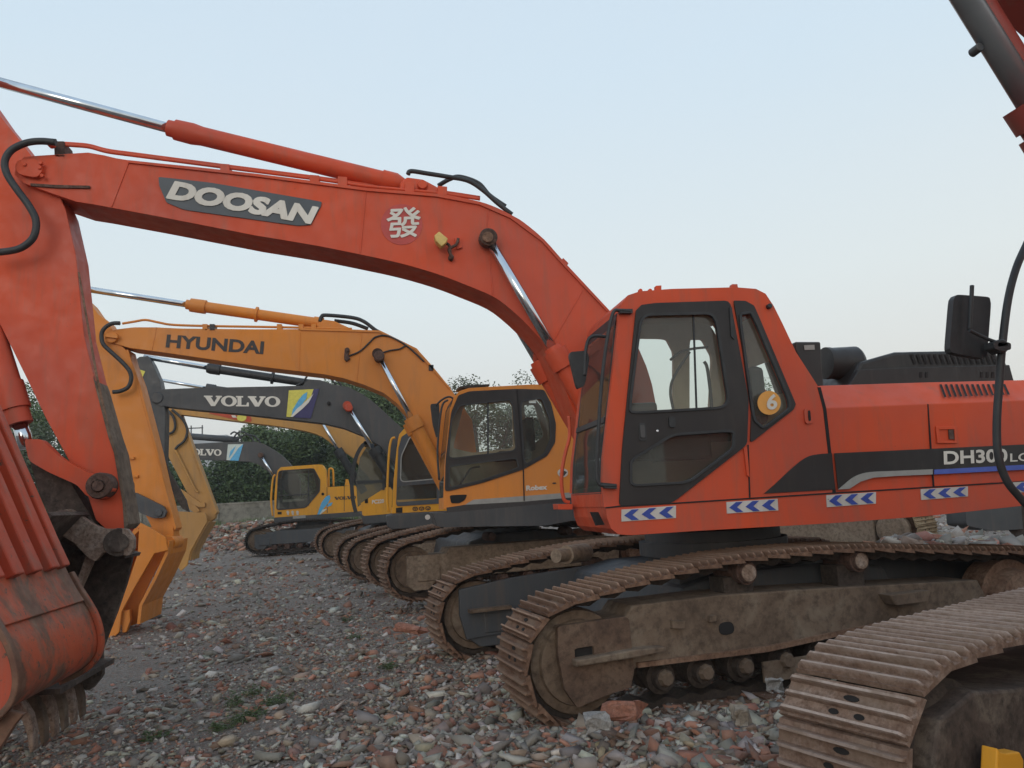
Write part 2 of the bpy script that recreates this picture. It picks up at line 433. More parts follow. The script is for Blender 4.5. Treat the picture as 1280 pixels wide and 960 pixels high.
def frame_simple(T, org, yaw, L, w, mat='mud', zm=.98, r0=.40, cover=True):
    x, y = lon(yaw), lat(yaw)
    P3 = lambda u, v, q: org+x*u+Z*v+y*q
    prof = [(.30,.62),(.30,.2),(.40,.12),(.62,.12),(.75,.26),(L-.85,.26),(L-.8,.66),(L-1.1,.70),(.95,.70),(.9,.62)]
    V, F = prism_vf([P3(a,b,.06) for a,b in prof], y*(w-.14))
    fr = solid(T, 'track_frame', mat, V, F, bevel=.015)
    V, F = [], []
    boxvf(P3(.62,.36,.045), x, y, Z, .34, .03, .22, V, F)
    if cover: solid(T, 'guard_plate', mat, V, F, fr, bevel=.01)
    stepped(T, 'idler', 'mud', P3(r0,.42,.12), P3(r0,.42,w-.12), [(0,.10),(0,.26),(.1,.27),(.1,.33),(.3,.34),(.7,.34),(.9,.33),(.9,.27),(1,.26)], fr)
    stepped(T, 'sprocket', 'rust', P3(L-.42,.42,.1), P3(L-.42,.42,w-.14), [(0,.08),(0,.22),(.2,.25),(.2,.33),(.8,.33),(.8,.2),(1,.2)], fr)
    k = 0; u = .95
    while u < L-.9:
        stepped(T, 'track_roller', 'pin', P3(u,.17,.08), P3(u,.17,w-.08), [(0,.05),(0,.07),(.12,.075),(.12,.10),(.5,.09),(.88,.10),(1,.07)], fr, 14); u += .42
    for u in (L*.36, L*.64):
        stepped(T, 'carrier_roller', 'pin', P3(u,zm-.17,.12), P3(u,zm-.17,.45), [(0,.03),(0,.06),(.2,.07),(1,.07)], fr, 14)
    return fr
# ================================================================ MAIN RED EXCAVATOR
C0 = at(891, 690, 7.19); ORG = Vector((C0.x, C0.y, 0))
T = Thing('excavator', 'red-orange crawler excavator with a white-on-slate badge on its boom, nearest whole machine of the row', 'excavator', ORG)
D = 5.69
# --- near track and its frame
YU = 19
n1 = at(659, 812, 4.98, YU); n1.z = .42
org, x, y, belt = track(T, n1, YU, 4.95, .6)
P3 = lambda u, v, q: org+x*u+Z*v+y*q
# outer frame traced on its own plane just inside the shoes' edge
DF = 5.06
fr = plate(T, 'track_frame', 'mud', [(697,783),(730,779),(782,771),(791,757),(900,744),(1000,737),(1222,725),(1237,754),(1060,790),(960,811),(800,832),(792,838),(789,859),(757,870),(722,885),(706,862),(698,820)], DF, .42, YU, bevel=.012)
plate(T, 'guard_plate', 'rustb', rnd([(697,783),(786,770),(793,838),(789,859),(757,870),(722,885),(706,862),(698,820)],.1), DF-.035, .04, YU, holes=[rnd([(718,811),(742,807),(743,820),(719,824)],.2)], parent=fr, bevel=.01)
plate(T, 'cavity', 'dark', [(718,811),(742,807),(743,820),(719,824)], DF-.01, .015, YU, parent=fr)
plate(T, 'ledge', 'mud', [(720,826),(796,812),(833,809),(833,813),(796,822),(720,834)], DF-.11, .12, YU, parent=fr, bevel=.01)
plate(T, 'frame_lip', 'rust', [(797,829),(960,808),(1060,787),(1236,751),(1237,757),(1060,793),(960,815),(798,835)], DF-.03, .05, YU, parent=fr)
plate(T, 'oval_slot', 'dark', rnd([(898,779),(916,776),(919,792),(900,795)],.45), DF-.005, .01, YU, parent=fr)
plate(T, 'step', 'mud', [(1112,744),(1164,738),(1160,752),(1120,757)], DF-.12, .13, YU, parent=fr, bevel=.01)
plate(T, 'step', 'mud', [(841,776),(857,776),(857,786),(841,786)], DF-.04, .05, YU, parent=fr, bevel=.006)
plate(T, 'step', 'mud', [(888,770),(896,769),(896,777),(888,778)], DF-.04, .05, YU, parent=fr, bevel=.006)
stepped(T, 'idler', 'mud', P3(.42,.41,.13), P3(.42,.41,.47), [(0,.12),(0,.28),(.08,.29),(.1,.345),(.3,.36),(.7,.36),(.9,.345),(.9,.29),(1,.28)], fr, 32)
stepped(T, 'sprocket', 'rust', P3(4.5,.42,.02), P3(4.5,.42,.45), [(0,.08),(0,.26),(.3,.29),(.3,.36),(.8,.36),(.8,.2),(1,.2)], fr, 26)
for u in [1.05,1.38,1.72,2.08,2.44,2.80,3.16,3.52,3.88]:
    r_ = stepped(T, 'track_roller', 'chain', P3(u,.225,.09), P3(u,.225,.5), [(0,.055),(0,.075),(.16,.08),(.16,.115),(.3,.115),(.35,.09),(.65,.09),(.7,.115),(.84,.115),(1,.08)], fr, 18)
    stepped(T, 'hub_cap', 'mud', P3(u,.235,.05), P3(u,.235,.1), [(0,.03),(0,.045),(.5,.06),(1,.06)], r_, 8)
box(T, 'roller_guard', 'mud', P3(2.12,.17,.1), (.5,.03,.15), YU, fr)
box(T, 'roller_guard', 'mud', P3(3.3,.17,.1), (.5,.03,.15), YU, fr)
for px, py in ((936,716),(1077,701)):
    c = at(px, py, DF-.03, YU)
    r_ = stepped(T, 'carrier_roller', 'pin', c, c+y*.34, [(0,.04),(0,.07),(.08,.078),(.08,.09),(1,.09)], fr, 20)
    stepped(T, 'hub_cap', 'rustl', c-y*.012, c+y*.01, [(0,.045),(.3,.062),(1,.062)], r_, 20)
    box(T, 'roller_bracket', 'chain', c+y*.2-Z*.13+x*(-.03), (.26,.2,.2), YU, fr)
plate(T, 'shade_plate', 'dgrey', [(850,712),(1225,692),(1228,735),(850,756)], 5.62, .25, YU, parent=fr, bevel=.01)  # added dark plate, stands in for the shade behind the near track
# --- far track and centre frame
n2 = at(550, 752, 7.58, YU); n2.z = .42
org2, x2, y2, b2 = track(T, n2, YU, 4.95, .6)
fr2 = frame_simple(T, org2, YU, 4.95, .6, 'mgrey')
plate(T, 'guard_plate', 'mgrey', [(574,737),(640,722),(742,706),(742,790),(640,790),(584,800),(575,770)], 7.62, .05, YU, parent=fr2, bevel=.01)
plate(T, 'ledge', 'mud', [(588,763),(640,757),(640,761),(588,767)], 7.52, .1, YU, parent=fr2)
cx = ORG.copy(); cx.z = .62
V, F = prism_vf([P3(a,b,.5) for a,b in [(1.35,.42),(1.5,.78),(1.9,.86),(3.1,.86),(3.5,.78),(3.65,.42)]], y*2.2)
solid(T, 'centre_frame', 'mgrey', V, F, bevel=.03)
stepped(T, 'slewing_ring', 'dgrey', Vector((ORG.x,ORG.y,.84)), Vector((ORG.x,ORG.y,1.16)), [(0,.62),(.3,.62),(.3,.70),(.7,.70),(.7,.64),(1,.64)], None, 40)
stepped(T, 'hose_coupling', 'beige', at(695,695,6.6,YU), at(735,690,6.9,YU), [(0,.03),(0,.06),(.3,.06),(.3,.085),(.9,.085),(1,.06)], None, 16)
# --- upper deck
railpx = [(757,634),(773,632),(840,629),(1040,616.5),(1280,602),(1480,588),(1480,617),(1280,632),(1160,645),(1040,654),(866,664),(790,669),(773,668),(764,661),(759,648)]
deck = plate(T, 'deck', 'red', railpx, D-.02, 1.02, bevel=.02)
V, F = [], []
pA, pB = at(800,640,D), at(1480,600,D); zc = ORG.z+1.22
plate(T, 'underbody', 'dgrey', [(840,640),(1480,600),(1480,612),(1280,624),(1040,644),(840,656)], D+.9, 2.0)
plate(T, 'seam', 'dark', [(757,634),(773,632),(840,628.4),(1040,615.6),(1280,601.2),(1480,587),(1480,588.5),(1280,602.8),(1040,617.4),(840,630.2),(773,634),(757,635.6)], D-.026, .01, parent=deck)
for q in ([(777,637),(845,632),(845,647.5),(777,652)], [(908,627.5),(972,623.5),(973,638),(909,642)], [(1033,619),(1095,615),(1095,629.5),(1034,634)], [(1151,611.5),(1210,608),(1210,620.5),(1152,625)], [(1266,603),(1326,599),(1326,612),(1268,616)]):
    r_ = plate(T, 'reflector_strip', 'refl', q, D-.028, .01, parent=deck)
    a, b, c, d_ = [Vector(p) for p in q]
    def bl(u, v): return (a.lerp(b, u)).lerp(d_.lerp(c, u), v)
    V, F = [], []
    for k in range(3):
        u0 = .05+.32*k
        pts = [bl(u0,.5),bl(u0+.14,.06),bl(u0+.27,.06),bl(u0+.15,.5),bl(u0+.27,.94),bl(u0+.14,.94)]
        v_, f_ = prism_vf([at(p.x,p.y,D-.032) for p in pts], lat(10)*.004); kk=len(V); V+=v_; F+=[tuple(i+kk for i in f) for f in f_]
    solid(T, 'arrow_marks', 'blue', V, F, r_)
plate(T, 'step_grille', 'dark', [(738,640),(748,640),(756,656),(745,657)], D+.05, .02, parent=deck)
for k in range(5):
    pass
# --- engine body
t0 = [(1022,482.5),(1026,482),(1155,478),(1280,475),(1480,469)]
s0 = [(1028,510),(1034,510),(1160,505),(1280,500.5),(1480,492)]
b0 = [(1042,617),(1043,616.3),(1165,608.6),(1280,601.5),(1480,587.5)]
rows = [[at(*p, D+.02) for p in b0], [at(*p, D+.0) for p in s0], [at(*p, D+.2) for p in t0]]
topz = rows[2]
rows.append([p+lat(10)*2.4 for p in topz]); rows.append([p+lat(10)*2.8 for p in rows[0]])
V = [p for r in rows for p in r]; F = []
m = 5
for i in range(4):
    for j in range(m-1): F.append((i*m+j, i*m+j+1, (i+1)*m+j+1, (i+1)*m+j))
F += [tuple(i*m for i in range(5)), tuple(i*m+m-1 for i in range(4,-1,-1)), tuple(list(range(0,m))+list(range(5*m-1,4*m-1,-1)))]
body = solid(T, 'engine_cover', 'red', V, F, bevel=.012)
plate(T, 'panel_gap', 'dark', [(1022,484),(1026,484),(1033,511),(1045,616),(1041,616),(1029,511)], D-.004, .01, parent=body)
plate(T, 'panel_gap', 'dark', [(1159.5,505),(1160.7,505),(1168.3,608),(1166.8,608)], D-.004, .01, parent=body)
Vv, Fv = [], []
for k in range(13):
    x0 = 1174+k*6.6+ (0 if k<13 else 0)
    a_, b_ = (x0, 481.5), (x0+6.5, 497)
    pts = [at(p[0],p[1],dd) for p,dd in (((x0,481-.02*k),D+.165),((x0+3,481-.02*k),D+.165),((x0+9,497-.25*k),D+.03),((x0+6,497-.25*k),D+.03))]
    nn = Vector((0,-.6,.8))*.006
    kk=len(Vv); Vv += [p+nn for p in pts]; Fv.append((kk,kk+1,kk+2,kk+3))
solid(T, 'cooling_slots', 'dark', Vv, Fv, body)
hp = plate(T, 'latch_recess', 'red', [(1170,533),(1196,533),(1197,554),(1172,554)], D-.008, .012, parent=body, holes=[[(1174,537),(1193,536.5),(1194,551),(1176,551)]], bevel=.002)
plate(T, 'latch', 'pin', [(1186,537),(1192,537),(1193,549),(1187,549)], D-.006, .01, parent=hp)
blk1 = cr([(955,617),(968,606),(985,590),(1000,577),(1012,570),(1025,567.5),(1040,566.5)],4)
plate(T, 'side_stripe', 'black', [tuple(p) for p in blk1]+[(1044,612)], D-.008, .006, parent=body)
plate(T, 'side_stripe', 'black', [(1043,566.5),(1162,561),(1280,555.5),(1480,546),(1480,571),(1280,582),(1167,587),(1095,590),(1078,593),(1064,600),(1048,612)], D-.008, .006, parent=body)
plate(T, 'grey_stripe', 'gstripe', [tuple(p) for p in cr([(1048,612),(1062,600),(1072,594),(1088,590),(1120,588.5),(1166,586.5)],4)]+[(1166,593),(1120,595),(1092,597),(1076,602),(1062,611)], D-.014, .006, parent=body)
plate(T, 'blue_stripe', 'bstripe', [(1168,587),(1280,581),(1480,570),(1480,576),(1280,587),(1168,593)], D-.014, .006, parent=body)
text(T, 'model_lettering', 'white', 'DH300', (1178.5,581), (1258,577.5), (1178,564), D, bold=.028, parent=body, proud=.014)
text(T, 'model_lettering', 'white', 'LC', (1261,577.4), (1285,576.2), (1261,567), D, bold=.012, parent=body, proud=.014)
# --- black engine hood
hoodA = [(1062,480),(1075,477),(1078,452),(1118,440),(1245,437),(1262,446),(1268,476),(1290,476)]
hood = plate(T, 'engine_hood', 'black', [(1060,484),(1076,452),(1120,439.5),(1240,437),(1258,452),(1268,478)], D+.55, 1.4, bevel=.03)
V, F = [], []
for k in range(15):
    x0 = 1138+k*7.2
    for p in ((x0,443),(x0+3.4,443),(x0+8,455),(x0+4.6,455)): V.append(at(p[0],p[1],D+.541))
    F.append((k*4,k*4+1,k*4+2,k*4+3))
solid(T, 'hood_slots', 'dark', V, F, hood)
plate(T, 'hood_skirt', 'black', [(1060,484),(1074,462),(1140,459),(1262,456),(1268,478)], D+.5, .06, parent=hood, bevel=.01)
for x0 in (1150,1157,1226,1233,1240): plate(T, 'skirt_slot', 'dark', [(x0,465),(x0+3,465),(x0+3,472),(x0,472)], D+.494, .004, parent=hood)
bb = plate(T, 'battery_cover', 'black', [(994,427),(1026,427),(1030,484),(1012,484),(996,440)], D+.5, .6, bevel=.015)
plate(T, 'nameplate', 'gstripe', [(1005,431.5),(1018,431),(1018.5,437),(1006,437.5)], D+.492, .006, parent=bb)
a_, b_ = at(1031,454,D+.8), at(1074,455,D+.8)
stepped(T, 'air_cleaner', 'black', a_, b_, [(0,.10),(0,.15),(.1,.152),(.1,.145),(.85,.165),(.92,.15),(1,.12)], None, 28)
# --- counterweight end beyond the frame
plate(T, 'counterweight', 'red', rnd([(1482,470),(1620,462),(1640,520),(1630,575),(1482,590)],.2), D+.05, 2.8, bevel=.04)
# --- cab
W = 1.0
out = [(755,634),(753,600),(754,572),(762,500),(774,391),(778,378),(785,369),(800,364),(840,361),(920,359),(945,361),(957,367),(967,382),(978,404),(995,440),(1022,482),(1031,520),(1042,608),(1040,616.5),(940,622.7),(840,629),(773,633)]
winU = rnd([(803,394),(894,392),(912,508),(789,515),(790,495)],.13,4)
winR = rnd([(926,393),(940,391),(990,508),(955,534),(944,524)],.15,4)
winL = rnd([(790,576),(842,544),(917,539),(917,560),(861,602),(790,606)],.15,4)
cab = plate(T, 'cab', 'red', out, D, .05, holes=[winU, winR, winL], bevel=.008)
# door panel (black) slightly proud
door = plate(T, 'door', 'black', rnd([(795,388),(802,381),(820,378.5),(913,375.5),(936,499),(934,556),(840,629),(774,632.5),(778,560)],.08,3), D-.018, .016, holes=[winU, winL], parent=cab, bevel=.006)
plate(T, 'rear_frame', 'black', rnd([(917,375.5),(932,376),(943,382),(995,505),(992,512),(938,554),(940,499)],.08,3), D-.016, .014, holes=[winR], parent=cab, bevel=.006)
def ring(poly, w):
    c = sum((Vector(p) for p in poly), Vector((0,0)))/len(poly)
    n = len(poly); o = []
    for i in range(n):
        a, b = Vector(poly[i-1]), Vector(poly[(i+1)%n]); t = (b-a).normalized(); nr = Vector((t.y,-t.x))
        if nr.dot(Vector(poly[i])-c) < 0: nr = -nr
        o.append(Vector(poly[i])-nr*w)
    return o
for nm, wpx in (('door_window', winU), ('rear_quarter_window', winR), ('lower_door_window', winL)):
    big = ring(wpx, -2.6)
    sl = plate(T, 'window_seal', 'rubber', big, D-.03, .03, holes=[ring(wpx, .6)], parent=(cab if nm[0]=='r' else door), bevel=.004)
    g = at(*wpx[0], D); P = [at(p[0],p[1],D+.02) for p in wpx]
    o = solid(T, nm, 'dglass' if nm[0]=='l' else 'glass', P, [tuple(range(len(P)))], cab if nm[0]=='r' else door)
plate(T, 'window_divider', 'rubber', [(866,393),(868,393),(872,512),(870,512)], D+.012, .012, parent=door)
plate(T, 'handle_recess', 'rubber', rnd([(798,529),(807,529),(809,551),(799,551)],.25), D-.024, .01, parent=door, bevel=.003)
plate(T, 'door_handle', 'dgrey', rnd([(800,531),(806,531),(807,547),(801,547)],.25), D-.036, .01, parent=door, bevel=.003)
disc(T, 'door_lock', 'chrome', at(822,538.5,D-.022), .009, .01, parent=door)
plate(T, 'door_catch', 'rubber', rnd([(836,521),(844,521),(845,534),(837,534)],.25), D-.034, .02, parent=door, bevel=.003)
plate(T, 'hinge', 'rubber', [(912,384),(915,384),(918,424),(914,420)], D-.03, .02, parent=door)
plate(T, 'hinge', 'red', [(930,560),(934,560),(937,596),(934,594)], D-.02, .02, parent=door)
plate(T, 'door_edge', 'dark', [(934.5,556),(936,556),(938.3,622),(936.6,622)], D-.006, .008, parent=cab)
plate(T, 'side_vent', 'red', rnd([(1005,511),(1015,510),(1017,529),(1007,530)],.3), D-.02, .02, parent=cab, bevel=.005)
plate(T, 'vent_slot', 'dark', rnd([(1010,513),(1013,513),(1014,526),(1011,526)],.3), D-.025, .006, parent=cab)
st = plate(T, 'number_sticker', 'osticker', ell(961.5,503.5,14.5,15), D-.036, .004, parent=cab)
text(T, 'number', 'white', '6', (955,513.5), (968,512.5), (955.5,494), D, bold=.03, parent=st, proud=.044)
# far wall, roof, front, rear, floor
holeA = rnd([(775,422),(833,423),(842,440),(842,505),(775,520)],.15); holeB = rnd([(862,424),(878,424),(890,446),(884,500),(862,505)],.15); holeC = rnd([(936,458),(962,457),(962,484),(936,490)],.1)
plate(T, 'far_cab_wall', 'tan', [(724,612),(722,560),(728,500),(738,440),(750,412),(760,406),(785,403),(852,401),(884,402),(893,415),(916,469),(940,520),(957,612)], D+W-.05, .04, holes=[rnd([(758,422),(833,423),(842,440),(842,520),(748,540)],.15), rnd([(862,424),(878,424),(890,446),(886,525),(862,528)],.15)], parent=cab)
strip(T, 'roof', 'red', [(771,404),(774,391),(778,378),(785,369),(800,364),(840,361),(920,359),(945,361),(957,367),(967,382)], D, W-.05, -.035, parent=cab, d0=.05)
strip(T, 'roof_lining', 'tan', [(782,400),(782,385),(800,372),(840,368),(920,366),(950,372)], D, W-.1, -.02, parent=cab, d0=.05)
for pl, q0, ww in (([(964,384),(974,404),(990,440)], .05, W-.1), ([(1014,482),(1023,520),(1034,608)], .05, W-.1), ([(990,440),(1014,482)], .05, .25), ([(990,440),(1014,482)], .78, .17)):
    strip(T, 'rear_wall', 'tan', pl, D, ww, -.03, parent=cab, d0=q0)
    strip(T, 'rear_panel', 'red', [(x_+7,y_-2) for x_,y_ in pl], D, ww, -.02, parent=cab, d0=q0)
strip(T, 'front_panel', 'red', [(753,615),(755,634)], D, W-.05, .03, parent=cab, d0=.05)
ws = strip(T, 'windshield', 'glass', [(771,404),(762,500),(754,572),(753,614)], D, W-.14, .006, parent=cab, d0=.07)
strip(T, 'windshield_seal', 'rubber', [(773,391),(762,500),(754,572),(753,614)], D, .035, .02, parent=ws, d0=.05)
strip(T, 'windshield_seal', 'rubber', [(773,391),(762,500),(754,572),(753,614)], D, .05, .02, parent=ws, d0=W-.09)
strip(T, 'windshield_seal', 'rubber', [(754,608),(753,617)], D, W-.1, .02, parent=ws, d0=.05)
strip(T, 'windshield_seal', 'rubber', [(758,520),(757,527)], D, W-.12, .02, parent=ws, d0=.06)
strip(T, 'front_pillar', 'red', [(771,404),(762,500),(754,572),(753,614)], D, .09, .04, parent=cab, d0=W-.04)
strip(T, 'windshield_seal', 'rubber', [(774,389),(771,404)], D, W-.1, .03, parent=ws, d0=.05)
box(T, 'cab_floor', 'seat', at(880,610,D+.5), (1.5,.88,.06), parent=cab)
# seat and controls
sc_ = at(900,540,D+.5)
se = box(T, 'seat', 'seat', sc_+Vector((0,0,.0)), (.5,.5,.14), parent=cab, bevel=.04)
box(T, 'seat_back', 'seat', sc_+Vector((.28,0,.28)), (.14,.48,.5), parent=se, bevel=.05)
box(T, 'console', 'black', at(800,540,D+.75), (.3,.2,.5), parent=cab, bevel=.03)
box(T, 'console', 'seat', at(850,560,D+.2), (.5,.14,.2), parent=cab, bevel=.03)
hose(T, 'control_lever', 'rubber', [(845,545),(842,515),(838,490),(843,470),(862,440)], D+.45, .012, parent=cab)
hose(T, 'control_lever', 'rubber', [(890,520),(888,490),(884,460),(880,452)], D+.3, .014, parent=cab)
hose(T, 'sun_visor_rod', 'rubber', [(838,450),(850,440),(866,436),(885,434)], D+.85, .012, parent=cab)
# wiper, lamp knobs, mirror, handrails
hose(T, 'wiper', 'rubber', [(788,389),(775,388),(766,392),(758,430),(752,480),(748,540),(746,590),(748,604),(756,607),(770,607)], D-.04, .014, parent=cab)
plate(T, 'wiper_mount', 'rubber', [(775,386),(791,386),(791,391),(775,391)], D-.05, .05, parent=cab)
plate(T, 'wiper_mount', 'rubber', [(752,603),(771,605),(771,611),(756,610)], D-.05, .05, parent=cab)
mir = plate(T, 'side_mirror', 'rubber', rnd([(711,440),(733,438),(737,448),(731,482),(722,486)],.2), D+.2, .06, parent=cab, bevel=.015)
hose(T, 'mirror_arm', 'rubber', [(757,421),(744,420),(736,424),(732,440),(731,470)], D+.1, .013, parent=mir)
for px, py in ((801,363),(813,363)): disc(T, 'roof_bolt', 'red', at(px,py,D+.2), .016, .03, parent=cab)
plate(T, 'roof_bracket', 'red', [(820,357),(827,356.5),(827,363),(820,363)], D+.2, .05, parent=cab, bevel=.004)
plate(T, 'roof_bracket', 'red', [(915,355),(922,355),(923,361),(914,361)], D+.2, .05, parent=cab, bevel=.004)
disc(T, 'marker_knob', 'rubber', at(963,382,D-.04), .02, .05, parent=cab)
hose(T, 'handrail', 'red', [(712,628),(705,624),(702,605),(703,585),(707,565),(712,545),(711,520)], D+.9, .016, parent=deck)
plate(T, 'step_plate', 'red', [(697,630),(716,630),(716,637),(698,637)], D+.85, .2, parent=deck, bevel=.005)

# --- boom, arm, bucket
DB = 6.93; BW = .47
top = [(20,206),(30,196),(47,194.5),(110,190.5),(130,194),(160,200),(240,208),(320,217),(400,227),(460,235),(545,242),(572,246),(600,252),(620,259),(640,269),(655,278),(680,299),(705,327),(730,354),(761,387),(790,420),(815,480),(825,560),(815,600),(790,612),(765,600)]
bot = [(740,560),(718,515),(703,478),(690,449),(682,432),(660,407),(640,388),(617,371),(582,356),(545,342),(500,329),(450,318),(395,307),(320,294.5),(200,271),(120,256),(95,252),(60,240),(30,229),(18,218)]
top = [tuple(p) for p in top[:4]]+[tuple(p) for p in cr(top[4:],3)]; bot = [tuple(p) for p in cr(bot[:14],3)]+bot[14:]
boom = plate(T, 'boom', 'red', top+bot, DB, BW, bevel=.006)
plate(T, 'flange', 'red', [(160,200),(320,217),(460,235),(545,242),(600,252),(640,269),(680,299),(705,327),(761,387),(759,389),(703,330),(678,302),(638,272.5),(599,255.5),(545,245.5),(460,238.5),(320,220.5),(160,203)], DB-.02, .03, parent=boom)
for q in ([(456.6,238),(458,238),(451,316),(449.5,316)], [(611,258),(612,258),(607,300),(606,300)], [(612,320),(613,320),(617,368),(615.6,368)], [(728,362),(729,363),(690,430),(689,430)], [(160,203),(161.2,203),(140,258),(138.6,258)]):
    plate(T, 'weld_seam', 'red', q, DB-.008, .01, parent=boom, bevel=.002)
plate(T, 'edge_rib', 'pin', [(38,229),(70,231),(112,232),(112,235),(70,234.5),(38,232)], DB-.02, .022, parent=boom)
bs = plate(T, 'tip_boss', 'red', rnd([(22,200),(45,198),(54,212),(46,222),(24,218),(18,209)],.3), DB-.05, .06, parent=boom, bevel=.01)
for p in ((30,205),(50,203),(52,219),(49,209)): disc(T, 'bolt', 'red', at(*p,DB-.065), .017, .03, parent=bs, seg=6)
badge = plate(T, 'name_badge', 'badge', rnd([(198,221),(262,228),(402,252),(401,258),(388,281),(372,282),(230,262),(208,253),(199,232)],.1), DB-.012, .012, parent=boom)
text(T, 'name_lettering', 'white', 'DOOSAN', (209,248.5), (388,280.5), (220,228), DB, bold=.03, parent=badge, proud=.018, fat=.008)
rd = plate(T, 'fortune_disc', 'roundel', ell(502,280.5,26,25.5), DB-.004, .004, parent=boom)
text(T, 'fortune_character', 'white', '發', (483,298), (525,296), (484,261), DB, bold=0, parent=rd, proud=.009, fat=.005)
tube(T, 'pin_boss', 'pin', [at(610,296,DB-.13), at(610,296,DB+BW+.13)], .066, parent=boom, seg=24)
disc(T, 'pin_cap', 'rust', at(610,296,DB-.18), .05, .04, parent=boom)
lm = plate(T, 'work_lamp', 'lamp', [(543,294),(549,289),(560,298),(558,303),(552,308),(545,301)], DB-.16, .1, parent=boom, bevel=.008)
hose(T, 'lamp_bracket', 'pin', [(558,304),(562,308),(563,318),(566,322),(561,312),(570,306),(573,298)], DB-.06, .014, parent=lm)
disc(T, 'knob', 'pin', at(564,321,DB-.06), .025, .06, parent=lm)
plate(T, 'bracket', 'red', [(568,297),(576,297),(578,309),(571,311)], DB-.03, .03, parent=lm)
# pipes and brackets on the top
for off, dd in ((0,.03),(2.2,.22)):
    hose(T, 'hydraulic_pipe', 'red', [(74,181-off),(92,182-off),(112,184-off),(135,190-off),(172,195-off),(275,208.5-off),(400,224.5-off),(460,233-off),(545,241-off),(600,249-off)], DB+dd, .015, parent=boom)
for px_, py_ in ((281,213),(393,227),(428,229),(512,236),(553,241)):
    plate(T, 'pipe_clamp', 'red', [(px_-6,py_-9),(px_+6,py_-8),(px_+6,py_+4),(px_-6,py_+4)], DB+.0, .3, parent=boom, bevel=.006)
plate(T, 'pipe_clamp', 'pin', [(67,176),(80,176),(82,199),(68,199)], DB+.0, .2, parent=boom, bevel=.008)
hose(T, 'hose', 'rubber', [(70,178),(50,176.5),(32,179),(14,188),(6,202),(9,218),(22,238),(36,257),(45,276),(42,296),(28,309),(10,314),(-14,316)], DB-.12, .030, parent=boom)
disc(T, 'hose_end', 'red', at(62,178,DB-.1), .03, .06, parent=boom)
hose(T, 'hose', 'rubber', [(510,218),(514,214),(535,217),(560,221),(585,226),(604,238),(622,254),(640,268)], DB+.12, .022, parent=boom)
hose(T, 'hose', 'rubber', [(548,232),(562,224),(575,221),(598,229),(612,244),(632,258)], DB+.25, .022, parent=boom)
# arm cylinder
a_, b_ = at(-40,92,DB+.24), at(518,236,DB+.24)
stepped(T, 'arm_cylinder', 'red', at(210,160,DB+.24), at(506,232,DB+.24), [(0,.055),(0,.075),(.03,.078),(.03,.095),(.1,.10),(.14,.088),(.9,.088),(.9,.10),(.96,.10),(1,.06)], None, 28)
tube(T, 'arm_cylinder_rod', 'chrome', [at(-60,87,DB+.24), at(214,161,DB+.24)], .048)
plate(T, 'cylinder_lug', 'red', [(500,228),(508,221),(530,224),(545,232),(565,245),(500,243)], DB+.1, .25, parent=boom, bevel=.02)
disc(T, 'lug_pin', 'red', at(528,230,DB+.06), .05, .3, parent=boom)
plate(T, 'pipe_clamp', 'red', [(704,322),(711,329),(708,333),(701,327)], DB+.1, .1, parent=boom, bevel=.006)
# boom cylinders
for k, dd in enumerate((DB-.1, DB+BW+.1)):
    P_, Q_, E_ = [at(*p, DB-.1) + lat(10)*(dd-DB+.1) for p in ((610,298),(690,434),(764,560))]
    rod = tube(T, 'boom_cylinder_rod', 'chrome', [P_, Q_.lerp(E_,.1)], .046)
    stepped(T, 'boom_cylinder', 'red', Q_, E_+(E_-Q_)*.3, [(0,.06),(0,.085),(.03,.088),(.03,.115),(.16,.115),(.16,.088),(.97,.088),(1,.05)], None, 26)
    q = Q_.lerp(E_,.1)
    disc(T, 'rod_end', 'pin', P_-lat(10)*.05, .085, .1, parent=rod)
# arm
DA = 7.0; AW = .3
arm = plate(T, 'arm', 'red', [(-60,60),(0,145),(22,172),(47,205),(70,235),(82,262),(95,320),(105,420),(120,480),(137,545),(144,565),(155,630),(159,655),(150,668),(135,664),(120,650),(110,620),(92,586),(57,522),(37,480),(0,405),(-60,300)], DA, AW, bevel=.01)
plate(T, 'arm_flange', 'mud', [(116,470),(121,482),(139,545),(146,565),(157,630),(161,655),(155,662),(153,630),(142,566),(135,546),(119,484)], DA-.012, AW+.02, parent=arm, bevel=.004)
plate(T, 'edge_wear_strip', 'rust', [(97,340),(99,340),(122,470),(139,546),(137,547),(119,470)], DA-.01, .012, parent=arm)
disc(T, 'pin_boss', 'pin', at(122,607,DA-.16), .10, .6, parent=arm, prof=[(0,.05),(0,.045),(.03,.05),(.03,.10),(.08,.11),(1,.11)])
stepped(T, 'arm_end_boss', 'dsteel', at(148,678,DA-.18), at(148,678,DA+.42), [(0,.06),(0,.075),(.05,.075),(.05,.11),(.3,.12),(1,.12)], arm, 28)
# bucket cylinder + links
a_, b_ = at(-30,352,DA+.05), at(25,530,DA+.05)
stepped(T, 'bucket_cylinder', 'red', a_, b_, [(0,.10),(.72,.105),(.72,.12),(.9,.12),(.9,.10),(1,.10)], None, 26)
tube(T, 'bucket_cylinder_rod', 'chrome', [b_, at(34,560,DA+.05)], .06)
plate(T, 'rocker_link', 'red', rnd([(30,549),(52,549),(75,572),(110,591),(138,598),(142,612),(130,624),(108,620),(96,606),(60,590),(36,576)],.2), DA-.12, .09, bevel=.012)
plate(T, 'bucket_link', 'dsteel', rnd([(36,572),(60,580),(84,596),(104,630),(120,658),(100,668),(70,660),(50,620)],.15), DA+.0, .28, bevel=.02)
